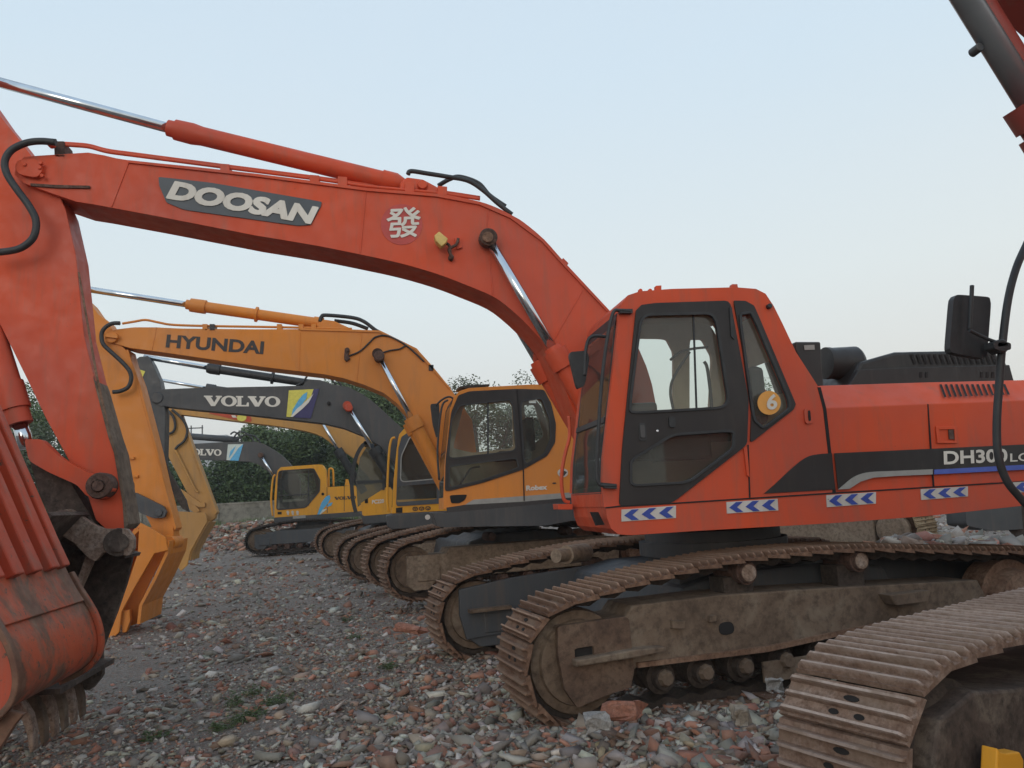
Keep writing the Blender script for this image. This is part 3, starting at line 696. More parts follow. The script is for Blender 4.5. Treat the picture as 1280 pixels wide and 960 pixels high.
# bucket of this machine
DK = 6.62; KW = 1.2
def kp(px, dd, far=False): return at(px[0], px[1], dd)
ear = [(67,640),(87,636),(117,656),(129,661),(158,661),(167,672),(167,686),(160,695),(129,690),(119,702),(110,697),(92,678),(74,668)]
bk = plate(T, 'bucket', 'rustl', rnd(ear,.15), DA-.14, .07, bevel=.012)
plate(T, 'bucket_ear', 'rustl', rnd(ear,.15), DA+.36, .07, parent=bk, bevel=.012)
disc(T, 'link_pin', 'pin', at(75,650,DA-.2), .08, .6, parent=bk)
# far side plate
plate(T, 'side_plate', 'dsteel', [(98,672),(140,690),(166,694),(158,730),(146,765),(128,812),(128,830),(124,846),(108,864),(96,856),(60,868),(20,860),(10,800),(40,700)], 7.38, .05, parent=bk, bevel=.008)
plate(T, 'side_rib', 'rustl', [(108,692),(116,697),(96,742),(90,742)], DK+.3, .1, parent=bk, bevel=.01)
strip(T, 'bucket_shell', 'dsteel', [(60,640),(20,680),(-20,760),(-15,830),(30,870),(75,868)], 6.25, 1.15, .04, parent=bk)
plate(T, 'top_plate', 'dsteel', [(60,660),(98,676),(158,694),(156,698),(96,684),(60,672)], DA-.05, .4, parent=bk)
plate(T, 'side_cutter', 'dsteel', rnd([(120,820),(128,832),(127,846),(112,864),(98,858),(92,842)],.25), 7.32, .08, parent=bk, bevel=.012)
# lip and teeth
VPX, VPY = 471, 634
for k in range(6):
    dk = 7.34-.21*k; q = 7.34/dk
    cl = [(74,836),(86,847),(95,860),(99,874),(101,897)]; hw = (8,7,6,5,3)
    L_ = [(x_-w_*.75, y_+w_*.6) for (x_,y_),w_ in zip(cl,hw)]; R_ = [(x_+w_*.75, y_-w_*.5) for (x_,y_),w_ in zip(cl,hw)]
    pts = [(VPX+(x_-VPX)*q, VPY+(y_-VPY)*q) for x_,y_ in L_+R_[::-1]]
    plate(T, 'bucket_tooth', 'rustl' if k%2 else 'mud', pts, dk-.09, .09, parent=bk, bevel=.012)
plate(T, 'lip', 'dsteel', [(56,818),(74,822),(82,836),(70,842)], 7.33, -1.15, parent=bk, bevel=.01)

# ================================================================ FOREGROUND RIBBED BUCKET
DO = 4.72; OW = 1.28
O_ = at(-68, 900, DO+.6); OB = Thing('excavator_bucket', 'big scraped orange bucket, long ribs down its back, at the left edge', 'bucket', Vector((O_.x, O_.y, 0)))
back = [(-160,420),(-117,523),(-46,690),(-22,742),(-8,768),(6,790),(17,810),(24,832),(26,852),(22,872),(10,888),(-6,900),(-40,916)]
back = [(x_-9,y_) for x_,y_ in back]
edge = [tuple(p) for p in cr(back[:5],1)[:-1]]+[tuple(p) for p in cr(back[4:],4)]
shell = strip(OB, 'bucket_shell', 'heel', edge, DO, OW-.02, -.03, d0=.01)
shell['label'] = 'orange shell scraped bare on its round heel'
for dd in (0, OW-.03): plate(OB, 'side_plate', 'redd', [(-330,420)]+edge+[(-260,960)], DO+dd, .03, parent=shell, bevel=.004)
for q in (-.03, OW-.04): strip(OB, 'edge_band', 'heel', edge[3:], DO, .06, .035, parent=shell, d0=q, bevel=.008)
for k, q in enumerate((.09,.34,.60,.86,1.06)):
    strip(OB, 'back_rib', 'redd', [(-169,420),(-126,523),(-55,690),(-35,734)], DO, .13 if k < 4 else .10, .08, parent=shell, d0=q, bevel=.01)
strip(OB, 'heel_plate', 'heel', [tuple(p) for p in cr([(-47,708),(-31,742),(-17,768),(-5,787)],3)], DO, OW-.12, .022, parent=shell, d0=.06, bevel=.006)
plate(OB, 'side_cutter', 'heel', [(-60,880),(8,889),(29,893),(18,906),(-2,938),(-40,985),(-70,980)], DO+.05, .05, parent=shell, bevel=.008)
# ================================================================ THE OTHER MACHINES OF THE ROW
def stk_tracks(T, near_px, dn, yaw, L=4.6, w=.6, far_px=None, df=None, mat='rust', fmat='mud', zn=None, gauge=2.55, shoes=True, slew=None, deckz=1.2):
    a = at(near_px[0], near_px[1], dn, yaw)
    org, x, y, b = track(T, a, yaw, L, w, mat)
    frame_simple(T, org, yaw, L, w, fmat)
    a2 = at(far_px[0], far_px[1], df, yaw) if far_px else a+lat(yaw)*gauge
    o2, x, y, b = track(T, a2, yaw, L, w, mat)
    frame_simple(T, o2, yaw, L, w, fmat)
    c = (org+o2)/2+x*L*.5+y*w/2
    P3 = lambda u, v, q: org+x*u+Z*v+y*q
    V, F = prism_vf([P3(p,q,.45) for p,q in [(L*.28,.4),(L*.3,.74),(L*.38,.84),(L*.62,.84),(L*.7,.74),(L*.72,.4)]], y*(gauge-.4))
    solid(T, 'centre_frame', 'dgrey', V, F, bevel=.03)
    stepped(T, 'slewing_ring', 'dgrey', c+Z*.82, c+Z*(deckz), [(0,.60),(.4,.60),(.4,.66),(.8,.66),(1,.6)], None, 32)
    return org, c
def ground_thing(name, label, cat, px, d, group=None):
    p = at(px[0], px[1], d); return Thing(name, label, cat, Vector((p.x, p.y, 0)), group)
def cyls(T, mat, pin, mid, foot, d, far, rr, br, pinmat='pin'):
    for dd in (0, far):
        P_, Q_, E_ = [at(*p, d)+lat(10)*dd for p in (pin, mid, foot)]
        rod = tube(T, 'boom_cylinder_rod', 'chrome', [P_, Q_.lerp(E_,.1)], rr)
        stepped(T, 'boom_cylinder', mat, Q_, E_, [(0,br*.6),(0,br*1.25),(.16,br*1.25),(.16,br),(1,br)], None, 20)
        disc(T, 'rod_end', pinmat, P_-lat(10)*.1, rr*1.9, .2, parent=rod)

# ---------------- amber machine
T = ground_thing('excavator', 'amber crawler excavator with a black-lettered boom, directly behind the red-orange one', 'excavator', (640,700), 12.3)
D = 10.8
stk_tracks(T, (484,716), 11.3, 20, L=4.6, far_px=(460,705), df=13.8, fmat='beige', deckz=1.15)
out = [(554,637),(555,600),(556,580),(563,510),(568,496),(574,489),(586,485),(620,483),(665,480.5),(685,480.5),(694,490),(702,515),(712,540),(740,545),(800,545),(800,618),(714,624)]
door_o = rnd([(556,615),(557,575),(564,515),(573,494),(587,489),(646,486),(680,487),(689,504),(695,530),(694,553),(684,570),(654,587),(602,604)],.12,3)
wU = rnd([(575,507),(637,500),(641,508),(645,563),(561,573),(565,525)],.1,4); wR = rnd([(651,502),(677,498),(687,524),(688,549),(680,567),(656,581)],.15,4); wL = rnd([(562,583),(645,573),(648,584),(602,600),(562,609)],.1,3)
cab = plate(T, 'cab', 'orng', out, D, .05, holes=[wU,wR,wL], bevel=.008)
dr = plate(T, 'door_panel', 'black', door_o, D-.016, .014, holes=[wU,wR,wL], parent=cab, bevel=.005)
for nm, q, m in (('door_window', wU, 'glass'),('rear_quarter_window', wR, 'dglass'),('lower_door_window', wL, 'dglass')):
    solid(T, nm, m, [at(p[0],p[1],D+.02) for p in q], [tuple(range(len(q)))], dr)
    plate(T, 'window_seal', 'rubber', ring(q,-1.6), D-.024, .02, holes=[ring(q,.3)], parent=dr)
plate(T, 'window_divider', 'rubber', [(609,503),(611,503),(611,568),(609,568)], D+.0, .012, parent=dr)
plate(T, 'door_gap', 'dark', [(645.5,487),(647,487),(655,590),(656,626),(654.6,626),(653.6,590)], D-.02, .006, parent=dr)
plate(T, 'far_cab_wall', 'tan', [(552,618),(551,585),(559,522),(565,508),(577,501),(608,498),(667,496),(676,508),(690,548),(690,610)], D+.94, .04, parent=cab, holes=[rnd([(580,506),(640,503),(642,560),(590,566),(566,560)],.12), rnd([(655,506),(668,506),(680,545),(660,560)],.12)])
strip(T, 'roof', 'orng', [(565,503),(568,496),(574,489),(586,485),(620,483),(665,480.5),(685,480.5),(694,490)], D, .96, -.04, parent=cab, d0=.05)
strip(T, 'rear_wall', 'tan', [(694,490),(702,515),(706,560),(706,610)], D, .9, -.03, parent=cab, d0=.05)
strip(T, 'front_panel', 'orng', [(555,622),(555,637)], D, .96, .03, parent=cab, d0=.04)
ws = strip(T, 'windshield', 'glass', [(564,505),(556,580),(555,622)], D, .86, .006, parent=cab, d0=.07)
for d0, ww in ((.05,.05),(.92,.06)): strip(T, 'windshield_seal', 'rubber', [(564,503),(556,580),(555,624)], D, ww, .03, parent=ws, d0=d0)
strip(T, 'windshield_seal', 'rubber', [(556,617),(555.5,625)], D, .9, .03, parent=ws, d0=.05)
strip(T, 'windshield_seal', 'rubber', [(566,498),(564,505)], D, .9, .03, parent=ws, d0=.05)
s_ = at(640,570,D+.5); se = box(T, 'seat', 'seat', s_, (.5,.5,.14), parent=cab, bevel=.04); box(T, 'seat_back', 'seat', s_+Vector((.26,0,.3)), (.14,.46,.5), parent=se, bevel=.05)
hose(T, 'control_lever', 'rubber', [(573,609),(585,590),(590,585),(600,583)], D+.4, .014, parent=cab)
hose(T, 'wiper', 'rubber', [(560,500),(552,510),(547,560),(549,600)], D-.02, .015, parent=cab)
mr = plate(T, 'side_mirror', 'rubber', rnd([(538,505),(549,504),(550,530),(546,548),(541,530)],.15), D+.3, .08, parent=cab, bevel=.015)
hose(T, 'mirror_arm', 'rubber', [(545,507),(552,500),(562,496),(571,502)], D+.2, .014, parent=mr)
plate(T, 'handle_recess', 'dark', rnd([(562,619),(584,618),(581,625),(574,629),(564,629)],.2), D-.014, .012, parent=cab, bevel=.003)
plate(T, 'grey_stripe', 'gstripe', [(581,631),(592,624.5),(655,620),(720,615),(800,610),(800,616),(714,622),(654,627)], D-.01, .008, parent=cab)
plate(T, 'dark_stripe', 'tblack', [(558,634.5),(581,631),(654,627),(714,622),(800,616),(800,622),(714,628),(654,633),(559,641)], D-.01, .008, parent=cab)
text(T, 'series_lettering', 'white', 'Robex', (657.5,613.5), (684,612), (657.5,607), D, bold=.045, parent=cab)
plate(T, 'round_sticker', 'refl', ell(703.5,591,6.5,5.5), D-.01, .008, parent=cab)
plate(T, 'sticker_mark', 'tblack', [(699,592),(704,588),(709,590),(705,595),(702,592)], D-.016, .004, parent=cab)
plate(T, 'small_plate', 'pale', [(661,499),(670,499),(670,504),(661,504)], D-.01, .008, parent=cab)
plate(T, 'keyhole', 'tblack', ell(693,604,2.4,1), D-.01, .008, parent=cab, )
dk = plate(T, 'deck', 'dgrey', rnd([(541,641),(559,641),(714,627),(820,622),(820,644),(714,651),(683,657),(548,659)],.08), D-.03, .98, bevel=.02)
plate(T, 'engine_cover', 'orng', [(712,542),(900,530),(960,600),(960,615),(712,626)], D+.02, 2.8, bevel=.04)
plate(T, 'underbody', 'dgrey', [(600,632),(950,618),(950,636),(600,648)], D+.95, 1.9)
disc(T, 'round_emblem', 'refl', at(534.5,646.5,D-.04), .035, .02, parent=dk)
plate(T, 'roof_tray', 'black', [(573,484),(583,481.5),(612,480),(612,482),(586,485)], D+.2, .5, parent=cab)
# boom
DB = 11.95; BW = .42
topb = [(134,415),(146,411.5),(167,409),(195,409),(225,410.5),(320,411.5),(420,411),(450,412)]+[tuple(p) for p in cr([(475,414),(490,421),(508,430),(521,436.5),(540,457),(564,487),(590,525)],3)]+[(600,600),(575,600)]
botb = [(545,562),(530,545),(515,525),(497,505),(480,491.5),(455,481),(430,473),(405,468),(380,465),(330,459),(207,441),(162,435),(135,427)]
boom = plate(T, 'boom', 'orng', topb+botb, DB, BW, bevel=.006)
for q in ([(375,411),(376,411),(374,464),(373,464)], [(452,413),(453,413),(446,478),(445,478)], [(195,409),(196,409),(190,438),(189,438)]): plate(T, 'weld_seam', 'orng', q, DB-.008, .01, parent=boom, bevel=.002)
text(T, 'name_lettering', 'tblack', 'HYUNDAI', (207,434.5), (329,443), (209,418), DB, bold=.035, parent=boom)
disc(T, 'tip_boss', 'orng', at(139,421,DB-.05), .085, .06, parent=boom)
plate(T, 'tip_lug', 'orng', [(130,416),(147,418),(147,423),(131,421)], DB-.09, .05, parent=boom, bevel=.01)
plate(T, 'flange', 'orng', [(375,410),(475,413),(521,435.5),(564,486),(561.5,486),(519,437.5),(474,415.5),(375,412.5)], DB-.02, .03, parent=boom)
for off in (0,):
    hose(T, 'hydraulic_pipe', 'orng', [(153,404.5),(168,402),(182,400),(198,403),(216,406),(260,407.5),(350,409),(440,411)], DB+.04, .018, parent=boom)
for px_ in (256,349,376,392): plate(T, 'pipe_clamp', 'orng', [(px_-3,405),(px_+3,405),(px_+3,413),(px_-3,413)], DB, .2, parent=boom)
for px_, py_ in ((265,408),(539,459)): plate(T, 'pipe_clamp', 'rubber', [(px_-3,py_-3),(px_+3,py_-3),(px_+3,py_+4),(px_-3,py_+4)], DB-.02, .2, parent=boom)
hose(T, 'hose', 'rubber', [(150,404),(140,404.5),(131,410),(127,418),(129,430),(140,441),(153,453),(162,464),(164,474),(160,484),(150,489),(141,490)], DB-.1, .03, parent=boom)
hose(T, 'hose', 'rubber', [(400,402),(402,396),(408,394),(440,397),(455,402),(470,413),(482,419)], DB+.1, .03, parent=boom)
hose(T, 'hose', 'rubber', [(418,401),(440,404),(460,411)], DB+.2, .03, parent=boom)
hose(T, 'cable', 'rubber', [(478,441),(488,438),(500,436),(508,431)], DB-.02, .012, parent=boom)
hose(T, 'cable', 'rubber', [(436,445),(450,439),(462,428),(470,421),(485,420),(508,432),(530,452)], DB-.02, .013, parent=boom)
for px_, py_ in ((434,437),(433,448)): disc(T, 'lamp_bracket', 'pin', at(px_,py_,DB-.06), .035, .07, parent=boom)
plate(T, 'lamp_bracket', 'pin', [(431,435),(437,438),(435,444),(438,448),(433,452),(430,446)], DB-.05, .06, parent=boom, bevel=.008)
tube(T, 'pin_boss', 'pin', [at(472,442,DB-.1), at(472,442,DB+BW+.1)], .085, parent=boom, seg=20)
cyls(T, 'orng', (474,446), (514,522), (562,612), DB-.12, .66, .042, .10)
tube(T, 'arm_cylinder_rod', 'chrome', [at(80,357,DB+.2), at(236,381,DB+.2)], .047)
stepped(T, 'arm_cylinder', 'orng', at(233,380.5,DB+.2), at(404,405,DB+.2), [(0,.055),(0,.075),(.03,.075),(.03,.105),(.14,.108),(.14,.085),(.5,.085),(.5,.12),(.515,.12),(.515,.085),(.93,.085),(.93,.1),(1,.1)])
plate(T, 'cylinder_lug', 'orng', [(396,405),(405,399),(418,401),(440,411),(396,411)], DB+.08, .24, parent=boom, bevel=.02)
arm = plate(T, 'arm', 'orng', [(60,330),(112,378),(122,392),(135,402),(150,430),(160,440),(175,480),(197,565),(217,655),(217,672),(209,682),(198,676),(180,640),(160,600),(120,520),(90,440),(60,380)], DB+.03, .34, bevel=.01)
plate(T, 'arm_rib', 'orng', [(158,437),(160,437),(220,660),(218,663)], DB+.02, .36, parent=arm)
disc(T, 'arm_pin', 'orng', at(209,679,DB-.06), .10, .5, parent=arm, prof=[(0,.04),(0,.05),(.05,.05),(.05,.1),(.1,.11),(1,.11)])
for p in ((163,572),(168,595)): plate(T, 'pipe_hook', 'orng', [(p[0]-3,p[1]-2),(p[0]+4,p[1]-1),(p[0]+4,p[1]+2),(p[0]-3,p[1]+1)], DB-.02, .06, parent=arm)
plate(T, 'bucket_link', 'mgrey', rnd([(168,615),(178,620),(204,633),(208,640),(205,647),(192,648),(172,640)],.2), DB-.08, .08, bevel=.012)
disc(T, 'link_pin', 'mgrey', at(198,641,DB-.11), .05, .05)
bk = plate(T, 'bucket', 'orng', [(174,653),(190,661),(207,672),(210,688),(193,692),(168,735),(152,765),(149,790),(137,803),(131,795),(146,765),(160,728),(172,692)], DB-.32, .05, bevel=.01)
bk['label'] = 'amber bucket with its teeth on the rubble'
strip(T, 'bucket_shell', 'orng', [(208,676),(206,692),(192,722),(174,756),(171,780)], DB-.28, 1.05, .04, parent=bk)
strip(T, 'bucket_back', 'orng', [(172,660),(140,690),(110,740),(120,790)], DB-.3, 1.0, .04, parent=bk)
plate(T, 'side_plate', 'orng', [(174,653),(190,661),(207,672),(206,692),(190,722),(174,756),(172,780),(160,783),(150,770),(110,740),(140,690)], DB+.68, .05, parent=bk, bevel=.008)
for k in range(4):
    tp = at(156,772,DB-.25+k*.26)
    V, F = prism_vf([tp+lon(10)*u+Z*v for u,v in [(-.08,.08),(.06,.1),(.07,-.05),(.02,-.2),(-.03,-.2)]], lat(10)*.1); solid(T, 'bucket_tooth', 'orng', V, F, bk, bevel=.01)

# ---------------- dark-boomed machine with yellow body
T = ground_thing('excavator', 'yellow crawler excavator with a dark grey boom bearing a yellow and navy flag sticker', 'excavator', (560,690), 17.3)
D = 16.2
stk_tracks(T, (434,700), 16.3, 19, L=4.4, far_px=(422,694), df=18.7, deckz=1.15)
out = [(490,642),(492,600),(496,560),(499,543),(505,536),(516,532),(560,529),(566,530),(566,638)]
wU = rnd([(513,546),(546,545),(546,598),(501,602),(502,570)],.14,3); wL = rnd([(497,608),(546,604),(546,624),(496,628)],.1,3)
cab = plate(T, 'cab', 'yel', out, D, .05, holes=[wU,wL], bevel=.008)
dr = plate(T, 'door', 'mgrey', rnd([(495,633),(498,560),(502,546),(512,539),(556,536),(556,629)],.06,3), D-.016, .014, holes=[wU,wL], parent=cab)
plate(T, 'window_trim', 'gstripe', ring(wU,-1.2), D-.024, .02, holes=[ring(wU,.2)], parent=dr)
for nm, q in (('door_window', wU), ('lower_door_window', wL)): solid(T, nm, 'dglass', [at(p[0],p[1],D+.02) for p in q], [tuple(range(len(q)))], dr)
plate(T, 'far_cab_wall', 'seat', [(493,625),(495,600),(500,556),(508,547),(562,544),(562,622)], D+.92, .04, parent=cab, holes=[rnd([(508,556),(550,554),(550,592),(500,597)],.1)])
strip(T, 'roof', 'yel', [(497,552),(499,543),(505,536),(516,532),(560,529),(566,530)], D, .96, -.04, parent=cab, d0=.04)
strip(T, 'windshield', 'glass', [(497,552),(492,600),(490,636)], D, .9, .01, parent=cab, d0=.05)
strip(T, 'front_panel', 'yel', [(490,634),(490,642)], D, .96, .03, parent=cab, d0=.04)
for d0 in (.05,.9): strip(T, 'windshield_seal', 'rubber', [(498,548),(492,600),(490,636)], D, .07, .03, parent=cab, d0=d0)
hose(T, 'handrail', 'yel', [(486,640),(484,620),(486,570),(489,550),(494,547)], D+.1, .025, parent=cab)
plate(T, 'vent', 'dark', [(495,635),(503,634),(503,641),(495,641)], D-.012, .01, parent=cab)
for k in range(3):
    plate(T, 'logo_mark', 'tblack', ell(519+k*8,636-k*.4,3.4,2.6,16), D-.012, .01, parent=cab, holes=[ell(519+k*8,636-k*.4,2.4,1.7,16)])
    plate(T, 'logo_mark', 'tblack', [(516+k*8,633),(519+k*8,636),(522+k*8,632.5),(519.2+k*8,637.5)], D-.014, .004, parent=cab)
plate(T, 'deck', 'dgrey', [(483,645),(490,643),(600,636),(700,628),(700,644),(600,655),(490,662),(484,658)], D-.02, 2.6, bevel=.02)
plate(T, 'engine_cover', 'yel', [(566,592),(720,584),(720,628),(566,639)], D+.02, 2.6, bevel=.04)
DB = 17.3; BW = .40
topb = [(190,496),(196,489),(204,486.5),(240,485),(340,483),(420,481)]+[tuple(p) for p in cr([(436,484),(455,494),(472,507),(490,524),(503,536),(520,560)],3)]+[(545,610),(520,610)]
botb = [(505,600),(490,575),(475,557),(455,545),(430,535),(405,529),(370,525),(300,517),(240,511.5),(200,507),(190,501)]
boom = plate(T, 'boom', 'dgrey', topb+botb, DB, BW, bevel=.006)
glyphs(T, 'name_lettering', 'white', volvo(), (255,507.5), (350.5,508.5), (255,494.5), DB, parent=boom)
# flag sticker on the boom: yellow and navy halves with rising waves
fb = lambda n, m, q, pr=.02: plate(T, n, m, q, DB-pr, .006, parent=boom)
fl = fb('flag_sticker', 'ysticker', [(361,488),(399,486),(388.5,523),(358,521)], .014)
fb('flag_field', 'navy', [(392,486.4),(399,486),(388.5,523),(371,522),(364,521),(377,507),(388,498)], .02)
fb('flag_wave', 'cyan', [(384,490),(383,498),(377,506),(369,514),(364,521),(366,512),(373,500),(379,493)], .026)
fb('flag_wave', 'white', [(392,492),(386,503),(378,511),(366,521),(363,521),(371,511),(377,506),(385,499)], .032)
tube(T, 'pin_boss', 'redd', [at(434,507,DB-.12), at(434,507,DB+BW+.12)], .10, parent=boom, seg=18)
disc(T, 'lamp_bracket', 'dark', at(411,504,DB-.05), .04, .06, parent=boom)
cyls(T, 'rubber', (436,510), (467,560), (500,615), DB-.14, .68, .045, .11, 'redd')
tube(T, 'arm_cylinder_rod', 'chrome', [at(180,446,DB+.2), at(262,460,DB+.2)], .055)
stepped(T, 'arm_cylinder', 'rubber', at(259,460,DB+.2), at(392,480,DB+.2), [(0,.07),(0,.1),(.03,.12),(.12,.12),(.12,.09),(.6,.09),(.6,.14),(.62,.14),(.62,.09),(1,.09)])
plate(T, 'cylinder_lug', 'dgrey', [(378,482),(386,474),(400,475),(420,482)], DB+.1, .22, parent=boom)
for pts in ([(384,470),(378,478),(370,482)], [(407,469),(414,474),(420,481)], [(412,469),(420,474),(427,482)]): hose(T, 'hose', 'rubber', pts, DB+.1, .022, parent=boom)
arm = plate(T, 'arm', 'dgrey', [(140,440),(168,451),(174,446),(185,445),(191,455),(200,476),(207,515),(206,560),(205,588),(212,612),(205,640),(180,620),(150,520)], DB+.03, .33, bevel=.01)
plate(T, 'warning_sticker', 'ysticker', [(168,460),(181.5,464),(174,481),(167,478)], DB+.02, .006, parent=arm)
text(T, 'sticker_mark', 'tblack', '凸', (171,471.5), (176,473), (172,465), DB+.02, bold=.01, parent=arm, proud=.012)
disc(T, 'tip_joint', 'dgrey', at(196,497,DB-.03), .13, .5, parent=arm)
for pts in ([(178,508),(186,512),(184,524),(190,532)], [(192,540),(186,537),(191,530)]): hose(T, 'hose', 'beige', pts, DB-.03, .02, parent=arm)
bl_ = plate(T, 'bucket_link', 'chain', [(205,572),(212,590),(232,625),(236,640),(228,636),(212,612),(205,600)], DB+.1, .1)

# ---------------- ochre machine
T = ground_thing('excavator', 'ochre crawler excavator with a black-framed cab front, its bucket beside the brick heap', 'excavator', (520,680), 22.8)
D = 21.5
stk_tracks(T, (402,682), 22.0, 18, L=4.3, df=24.4, deckz=1.1)
plate(T, 'cab', 'yel', [(451,629),(481,610),(520,606),(560,600),(560,636),(520,640),(453,645)], D, .06, bevel=.01)
cb = plate(T, 'engine_cover', 'yel', [(482,612),(600,600),(600,630),(482,640)], D+.1, 2.4)
fr_ = strip(T, 'cab_frame', 'rubber', [tuple(p) for p in cr([(447,640),(443,622),(442,600),(444,585),(448,570),(455,558),(462,555)],3)], D, .10, .10, d0=0)
strip(T, 'cab_frame', 'rubber', [(455,556),(480,554),(540,552)], D, 1.0, .1)
plate(T, 'cab_window', 'dglass', [(447,634),(445,600),(450,572),(458,559),(530,556),(530,605),(482,609),(452,630)], D+.04, .01)
plate(T, 'window_bar', 'rubber', [(446,601),(481,600),(481,603),(446,605)], D-.01, .04)
plate(T, 'window_bar', 'rubber', [(478,556),(481,556),(481,612),(478,613)], D-.01, .04)
plate(T, 'vent', 'dark', [(456,624),(460,623),(460,629),(456,629)], D-.01, .01)
text(T, 'model_lettering', 'white', 'PC220', (465,630), (480,628.5), (465,625), D, bold=.03)
plate(T, 'deck', 'dgrey', [(449,641),(455,645),(560,636),(560,646),(455,655)], D-.02, 2.5)
DB = 22.8
boom = plate(T, 'boom', 'ochre', [(205,505),(215,500),(300,498),(400,500),(440,515),(462,545),(490,590),(495,620),(475,620),(460,595)]+[tuple(p) for p in cr([(450,585),(441,572),(420,559),(403,546),(380,538.5),(341,532),(315,529),(225,518)],3)]+[(208,512)], DB, .38, bevel=.006)
sn = plate(T, 'long_sticker', 'redd', [(261,514),(312,518),(315,525),(313,527.5),(300,526),(262,517)], DB-.012, .01, parent=boom)
plate(T, 'sticker_mark', 'ysticker', ell(302,522,6,4.5), DB-.02, .006, parent=sn)
plate(T, 'sticker_mark', 'white', [(289,519),(294,519),(296,522),(291,522)], DB-.022, .006, parent=sn)
cyls(T, 'rubber', (400,523), (422,562), (455,615), DB-.1, .6, .045, .11)
tube(T, 'arm_cylinder_rod', 'chrome', [at(195,474,DB+.2), at(262,486,DB+.2)], .05)
stepped(T, 'arm_cylinder', 'dgrey', at(258,484.5,DB+.2), at(370,500,DB+.2), [(0,.08),(0,.12),(.1,.12),(.1,.09),(1,.09)])
arm = plate(T, 'arm', 'ochre', [(195,500),(208,508),(223,514),(229,530),(250,590),(270,640),(268,648),(259,655),(245,640),(232,612),(215,580),(205,560),(195,540)], DB+.03, .3, bevel=.01)
plate(T, 'arm_rib', 'ochre', [(223,514),(224.5,514),(271,640),(269,643)], DB+.0, .36, parent=arm)
hose(T, 'pipe', 'ochre', [(219,562),(232,588),(244,612),(248,615)], DB-.05, .03, parent=arm)
for pts in ([(207,512),(216,520),(219,532),(216,540),(207,543)], [(215,512),(228,524),(234,537),(231,550),(222,558),(219,562)]): hose(T, 'hose', 'rubber', pts, DB-.05, .035, parent=arm)
lk = plate(T, 'rocker_link', 'ochre', rnd([(219,612),(226,611),(250,628),(256,628),(256,634),(248,634),(222,619)],.2), DB-.06, .1, bevel=.01)
plate(T, 'bucket_link', 'ochre', rnd([(224,616),(247,634),(250,639),(243,641),(236,636)],.2), DB-.04, .2, bevel=.01)
bk = plate(T, 'bucket', 'ochre', [(217,639),(257,641),(259,652),(250,668),(238,690),(234,707),(226,714),(220,706),(212,694),(205,700),(190,700),(190,650)], DB-.35, .06, bevel=.01)
bk['label'] = 'ochre bucket propped on its teeth'
strip(T, 'bucket_shell', 'ochre', [(259,652),(250,668),(238,690),(236,700)], DB-.3, 1.0, .04, parent=bk)
plate(T, 'side_plate', 'ochre', [(217,639),(257,641),(259,652),(250,668),(238,690),(215,694),(190,690),(190,650)], DB+.65, .06, parent=bk)
for k in range(4):
    tp = at(229,698,DB-.3+k*.28); V, F = prism_vf([tp+lon(10)*u+Z*v for u,v in [(-.1,.1),(.1,.12),(.08,-.1),(-.02,-.22),(-.08,-.1)]], lat(10)*.12); solid(T, 'bucket_tooth', 'ochre', V, F, bk)

# ---------------- small far yellow machine
T = ground_thing('excavator', 'small far yellow crawler excavator whose cab side carries a blue flame sticker', 'excavator', (400,675), 29.8)
D = 28.3
stk_tracks(T, (306,677), 27.6, 13, L=4.4, df=30.0, w=.6, mat='chain', fmat='mgrey', deckz=1.1)
out = [(343,647),(343,620),(345,597),(347,588),(351,584),(370,582.5),(398,580.5),(403,581),(406,586),(408.5,609),(460,606),(500,604),(500,634),(440,640)]
wU = rnd([(348.5,589),(392,586),(399.5,600),(399,614),(382,634),(346,637)],.08,3)
cab = plate(T, 'cab', 'yel', out, D, .05, holes=[wU], bevel=.01)
solid(T, 'cab_window', 'dglass', [at(p[0],p[1],D+.02) for p in wU], [tuple(range(len(wU)))], cab)
plate(T, 'window_bar', 'rubber', [(346,619),(386,617),(386,618.4),(346,620.4)], D-.01, .03, parent=cab)
plate(T, 'window_bar', 'rubber', [(385,588),(386.3,588),(386.3,632),(385,632)], D-.01, .03, parent=cab)
plate(T, 'window_seal', 'rubber', ring(wU,-.9), D-.02, .02, holes=[ring(wU,.4)], parent=cab)
plate(T, 'far_cab_wall', 'seat', [(349,640),(351,600),(355,590),(395,588),(400,610),(400,640)], D+.92, .04, parent=cab, holes=[[(353,602),(357,593),(392,591),(396,612),(380,626),(353,628)]])
strip(T, 'roof', 'yel', [(345,597),(347,588),(351,584),(370,582.5),(398,580.5),(403,581),(406,586),(408.5,609)], D, .95, -.05, parent=cab, d0=.04)
hose(T, 'handrail', 'yel', [(341,645),(339,625),(341,600),(344,593)], D+.1, .035, parent=cab)
hose(T, 'handrail', 'yel', [(411,609),(411,590),(412,586),(415,586),(416.5,590),(417,608)], D+.5, .035, parent=cab)
plate(T, 'vent', 'dark', [(347,640),(352,639.6),(352,643),(347,643)], D-.012, .01, parent=cab)
plate(T, 'round_cap', 'dark', ell(403.5,617.5,1.8,1.8,14), D-.012, .01, parent=cab)
for k in range(3): plate(T, 'logo_mark', 'refl', [(358+k*6,639.5),(359.5+k*6,638),(361.5+k*6,639.5),(361+k*6,644),(359+k*6,643.6)], D-.012, .01, parent=cab)
plate(T, 'plate_sticker', 'gstripe', [(366,645),(382,643.8),(382,647.5),(366,648.5)], D-.05, .01, parent=cab)
plate(T, 'flame_sticker', 'cyan', [(412,618.5),(413,623),(410,629),(405,635),(399,643),(396,645),(399,636),(402,628),(407,621)], D-.012, .01, parent=cab)
plate(T, 'flame_sticker', 'cyan', [(416,628),(414,632),(408,634),(411,629)], D-.012, .01, parent=cab)
